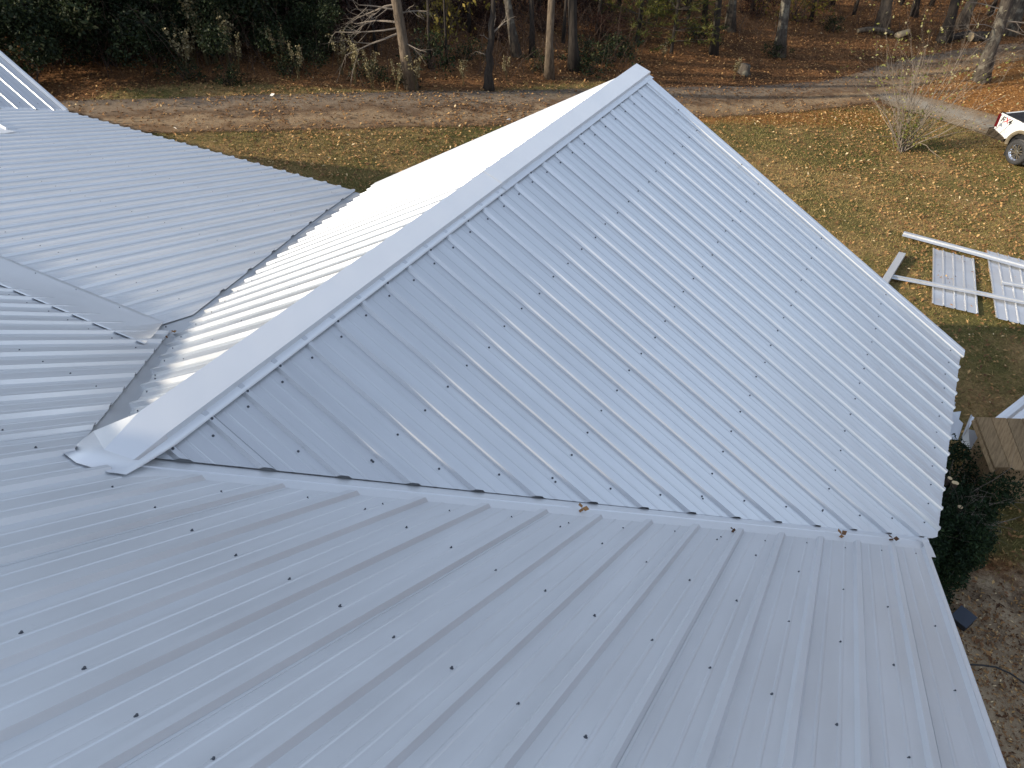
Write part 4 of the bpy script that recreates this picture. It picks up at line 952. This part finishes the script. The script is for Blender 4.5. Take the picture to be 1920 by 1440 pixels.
k = MB(); k.extrude([Vector((x, 0, z)) for x, z in cab], (0, .03, 0), (0, W_-.03, 0)); mb.add(k.v, k.f); body = lp(mb.build('body', M_PAINT)); bv = body.modifiers.new('soft_edges', 'BEVEL'); bv.width = .025; bv.segments = 3; bv.limit_method = 'ANGLE'
mb = MB(); mb.box((1.08, W_/2, .80), (2.0, W_-.2, .06)); mb.box((1.1, .13, 1.1), (2.0, .05, .55)); mb.box((1.1, W_-.13, 1.1), (2.0, .05, .55)); mb.box((.11, W_/2, 1.1), (.05, W_-.3, .55)); mb.box((2.06, W_/2, 1.1), (.05, W_-.3, .55)); lp(mb.build('bed_liner', M_BLACK))
mb = MB(); mb.box((1.1, W_/2, 1.372), (1.98, W_-.20, .014)); lp(mb.build('bed_cover', M_BLACK))
mb = MB()
for y in (.05, W_-.05): mb.add([(0.08, y-.045, 1.424), (0.08, y+.045, 1.424), (2.14, y+.045, 1.366), (2.14, y-.045, 1.366), (0.08, y-.03, 1.442), (0.08, y+.03, 1.442), (2.14, y+.03, 1.384), (2.14, y-.03, 1.384)], [(0, 1, 5, 4), (1, 2, 6, 5), (2, 3, 7, 6), (3, 0, 4, 7), (4, 5, 6, 7)])
lp(mb.build('bed_rail', M_BLACK))
mb = MB(); n = 15; ro_ = [(1.28+(.57+.0)*math.cos(a), .60+.55*math.sin(a)) for a in np.linspace(math.pi*1.04, -math.pi*.04, 19)]; ri_ = [(1.28+.475*math.cos(a), .60+.455*math.sin(a)) for a in np.linspace(math.pi*1.04, -math.pi*.04, 19)]
for a, b2 in ((ro_, ri_),):
    vs = [(x, -.055, z) for x, z in [((p[0]*.35+q[0]*.65), (p[1]*.35+q[1]*.65)) for p, q in zip(a, b2)]]+[(x*1.0, .01, z) for x, z in [(1.28+(p[0]-1.28)*1.09, .6+(p[1]-.6)*1.09) for p in a]]+[(x, .02, z) for x, z in b2]
    m_ = len(a); mb.add(vs, [(i, i+1, m_+i+1, m_+i) for i in range(m_-1)]+[(2*m_+i, 2*m_+i+1, i+1, i) for i in range(m_-1)])
lp(mb.build('fender_flare', M_TAN, None, True))
mb = MB(); mb.box((1.28, .55, .62), (1.06, .9, 1.0)); lp(mb.build('wheel_well', M_BLACK))
mb = MB(); mb.extrude([Vector(q) for q in ((-.20, 0, .52), (-.20, 0, .78), (-.12, 0, .84), (.02, 0, .84), (.60, 0, .70), (.60, 0, .54), (0.0, 0, .50))], (0, -.02, 0), (0, .22, 0)); k = MB(); k.extrude([Vector(q) for q in ((-.20, 0, .52), (-.20, 0, .80), (-.10, 0, .84), (.0, 0, .84), (.0, 0, .50))], (0, .22, 0), (0, W_+.02, 0)); mb.add(k.v, k.f)
o = lp(mb.build('rear_bumper', M_DKBUMP)); bv = o.modifiers.new('soft_edges', 'BEVEL'); bv.width = .03; bv.segments = 3
for y in (.0, W_-.16):
    mb = MB(); mb.box((.01, y+.08, 1.14), (.07, .165, .46)); mb.box((.05, .0 if y == 0 else W_, 1.14), (.10, .012, .46)); o = lp(mb.build('tail_lamp', M_RED))
mb = MB(); mb.box((3.25, .02, 1.66), (1.1, .03, .42)); mb.box((3.25, W_-.02, 1.66), (1.1, .03, .42)); mb.box((2.22, W_/2, 1.68), (.03, 1.4, .34)); lp(mb.build('cab_window', M_GLASS))
mb = MB(); mb.tube([(-.05, .55, .42), (-.32, .55, .40)], .05, 8); mb.box((-.1, W_/2, .45), (.2, .3, .1)); lp(mb.build('tow_hitch', M_DKBUMP))
def wheel(x, y, out):
    R0 = .43; tyre = MB(); tyre.lathe([(.265, -.12), (.30, -.135), (.375, -.14), (.418, -.115), (.43, -.06), (.43, .06), (.418, .115), (.375, .14), (.30, .135), (.265, .12)], 40)
    rim = MB(); rim.lathe([(.262, -.115), (.275, -.128), (.27, -.09), (.24, -.06), (.235, .10)], 40); rim.lathe([(.0001, -.085), (.06, -.085), (.075, -.06), (.08, .0)], 18)
    for s_ in range(6):
        a = s_*math.pi/3+.3
        for da_ in (-.13, .13):
            v0 = [(math.cos(a+da_*1.6+e)*r_, yy, math.sin(a+da_*1.6+e)*r_) for r_, yy in ((.06, -.08), (.255, -.105)) for e in ((-.30, .30) if r_ < .1 else (-.085, .085))]
            rim.add(v0+[(p[0], p[1]+.05, p[2]) for p in v0], [(0, 1, 3, 2), (0, 2, 6, 4), (1, 5, 7, 3), (2, 3, 7, 6)])
    back = MB(); back.lathe([(.0001, -.02), (.238, -.02), (.238, .0)], 24)
    hub = rim.build('wheel', M_CHROME, None); hub.parent = tk; hub.location = (x, y, R0); hub.rotation_euler = (0, 0, 0 if out < 0 else math.pi)
    o = tyre.build('tyre', M_RUBBER, None, True); o.parent = hub; o = back.build('brake_disc', M_BLACK, None); o.parent = hub
    tr2 = MB(); tr2.lathe([(.4165, -.116), (.4315, -.062), (.4315, .062), (.4165, .116)], 40); o = tr2.build('tread', M_TREAD, None, True); o.parent = hub
for x, y, s_ in ((1.28, .10, -1), (1.28, W_-.10, 1), (4.85, .10, -1), (4.85, W_-.10, 1)): wheel(x, y, s_)
# off-road badge lettering on the bed side
def text(txt, x, z, size, m, ital=.35):
    cu = bpy.data.curves.new('badge', 'FONT'); cu.body = txt; cu.size = size; cu.extrude = .002; cu.shear = ital; cu.offset = .006
    o = bpy.data.objects.new('badge_lettering', cu); COL.objects.link(o); dg = bpy.context.evaluated_depsgraph_get(); me_ = bpy.data.meshes.new_from_object(o.evaluated_get(dg)); bpy.data.objects.remove(o)
    me_.materials.clear(); me_.materials.append(m); o = bpy.data.objects.new('badge_lettering', me_); COL.objects.link(o); o.parent = tk; o.location = (x, -.004, z); o.rotation_euler = (R(90), 0, 0)
text('F', .14, 1.16, .26, M_BLACK); text('X', .29, 1.16, .26, M_DECALRED); text('4', .46, 1.16, .26, M_BLACK)
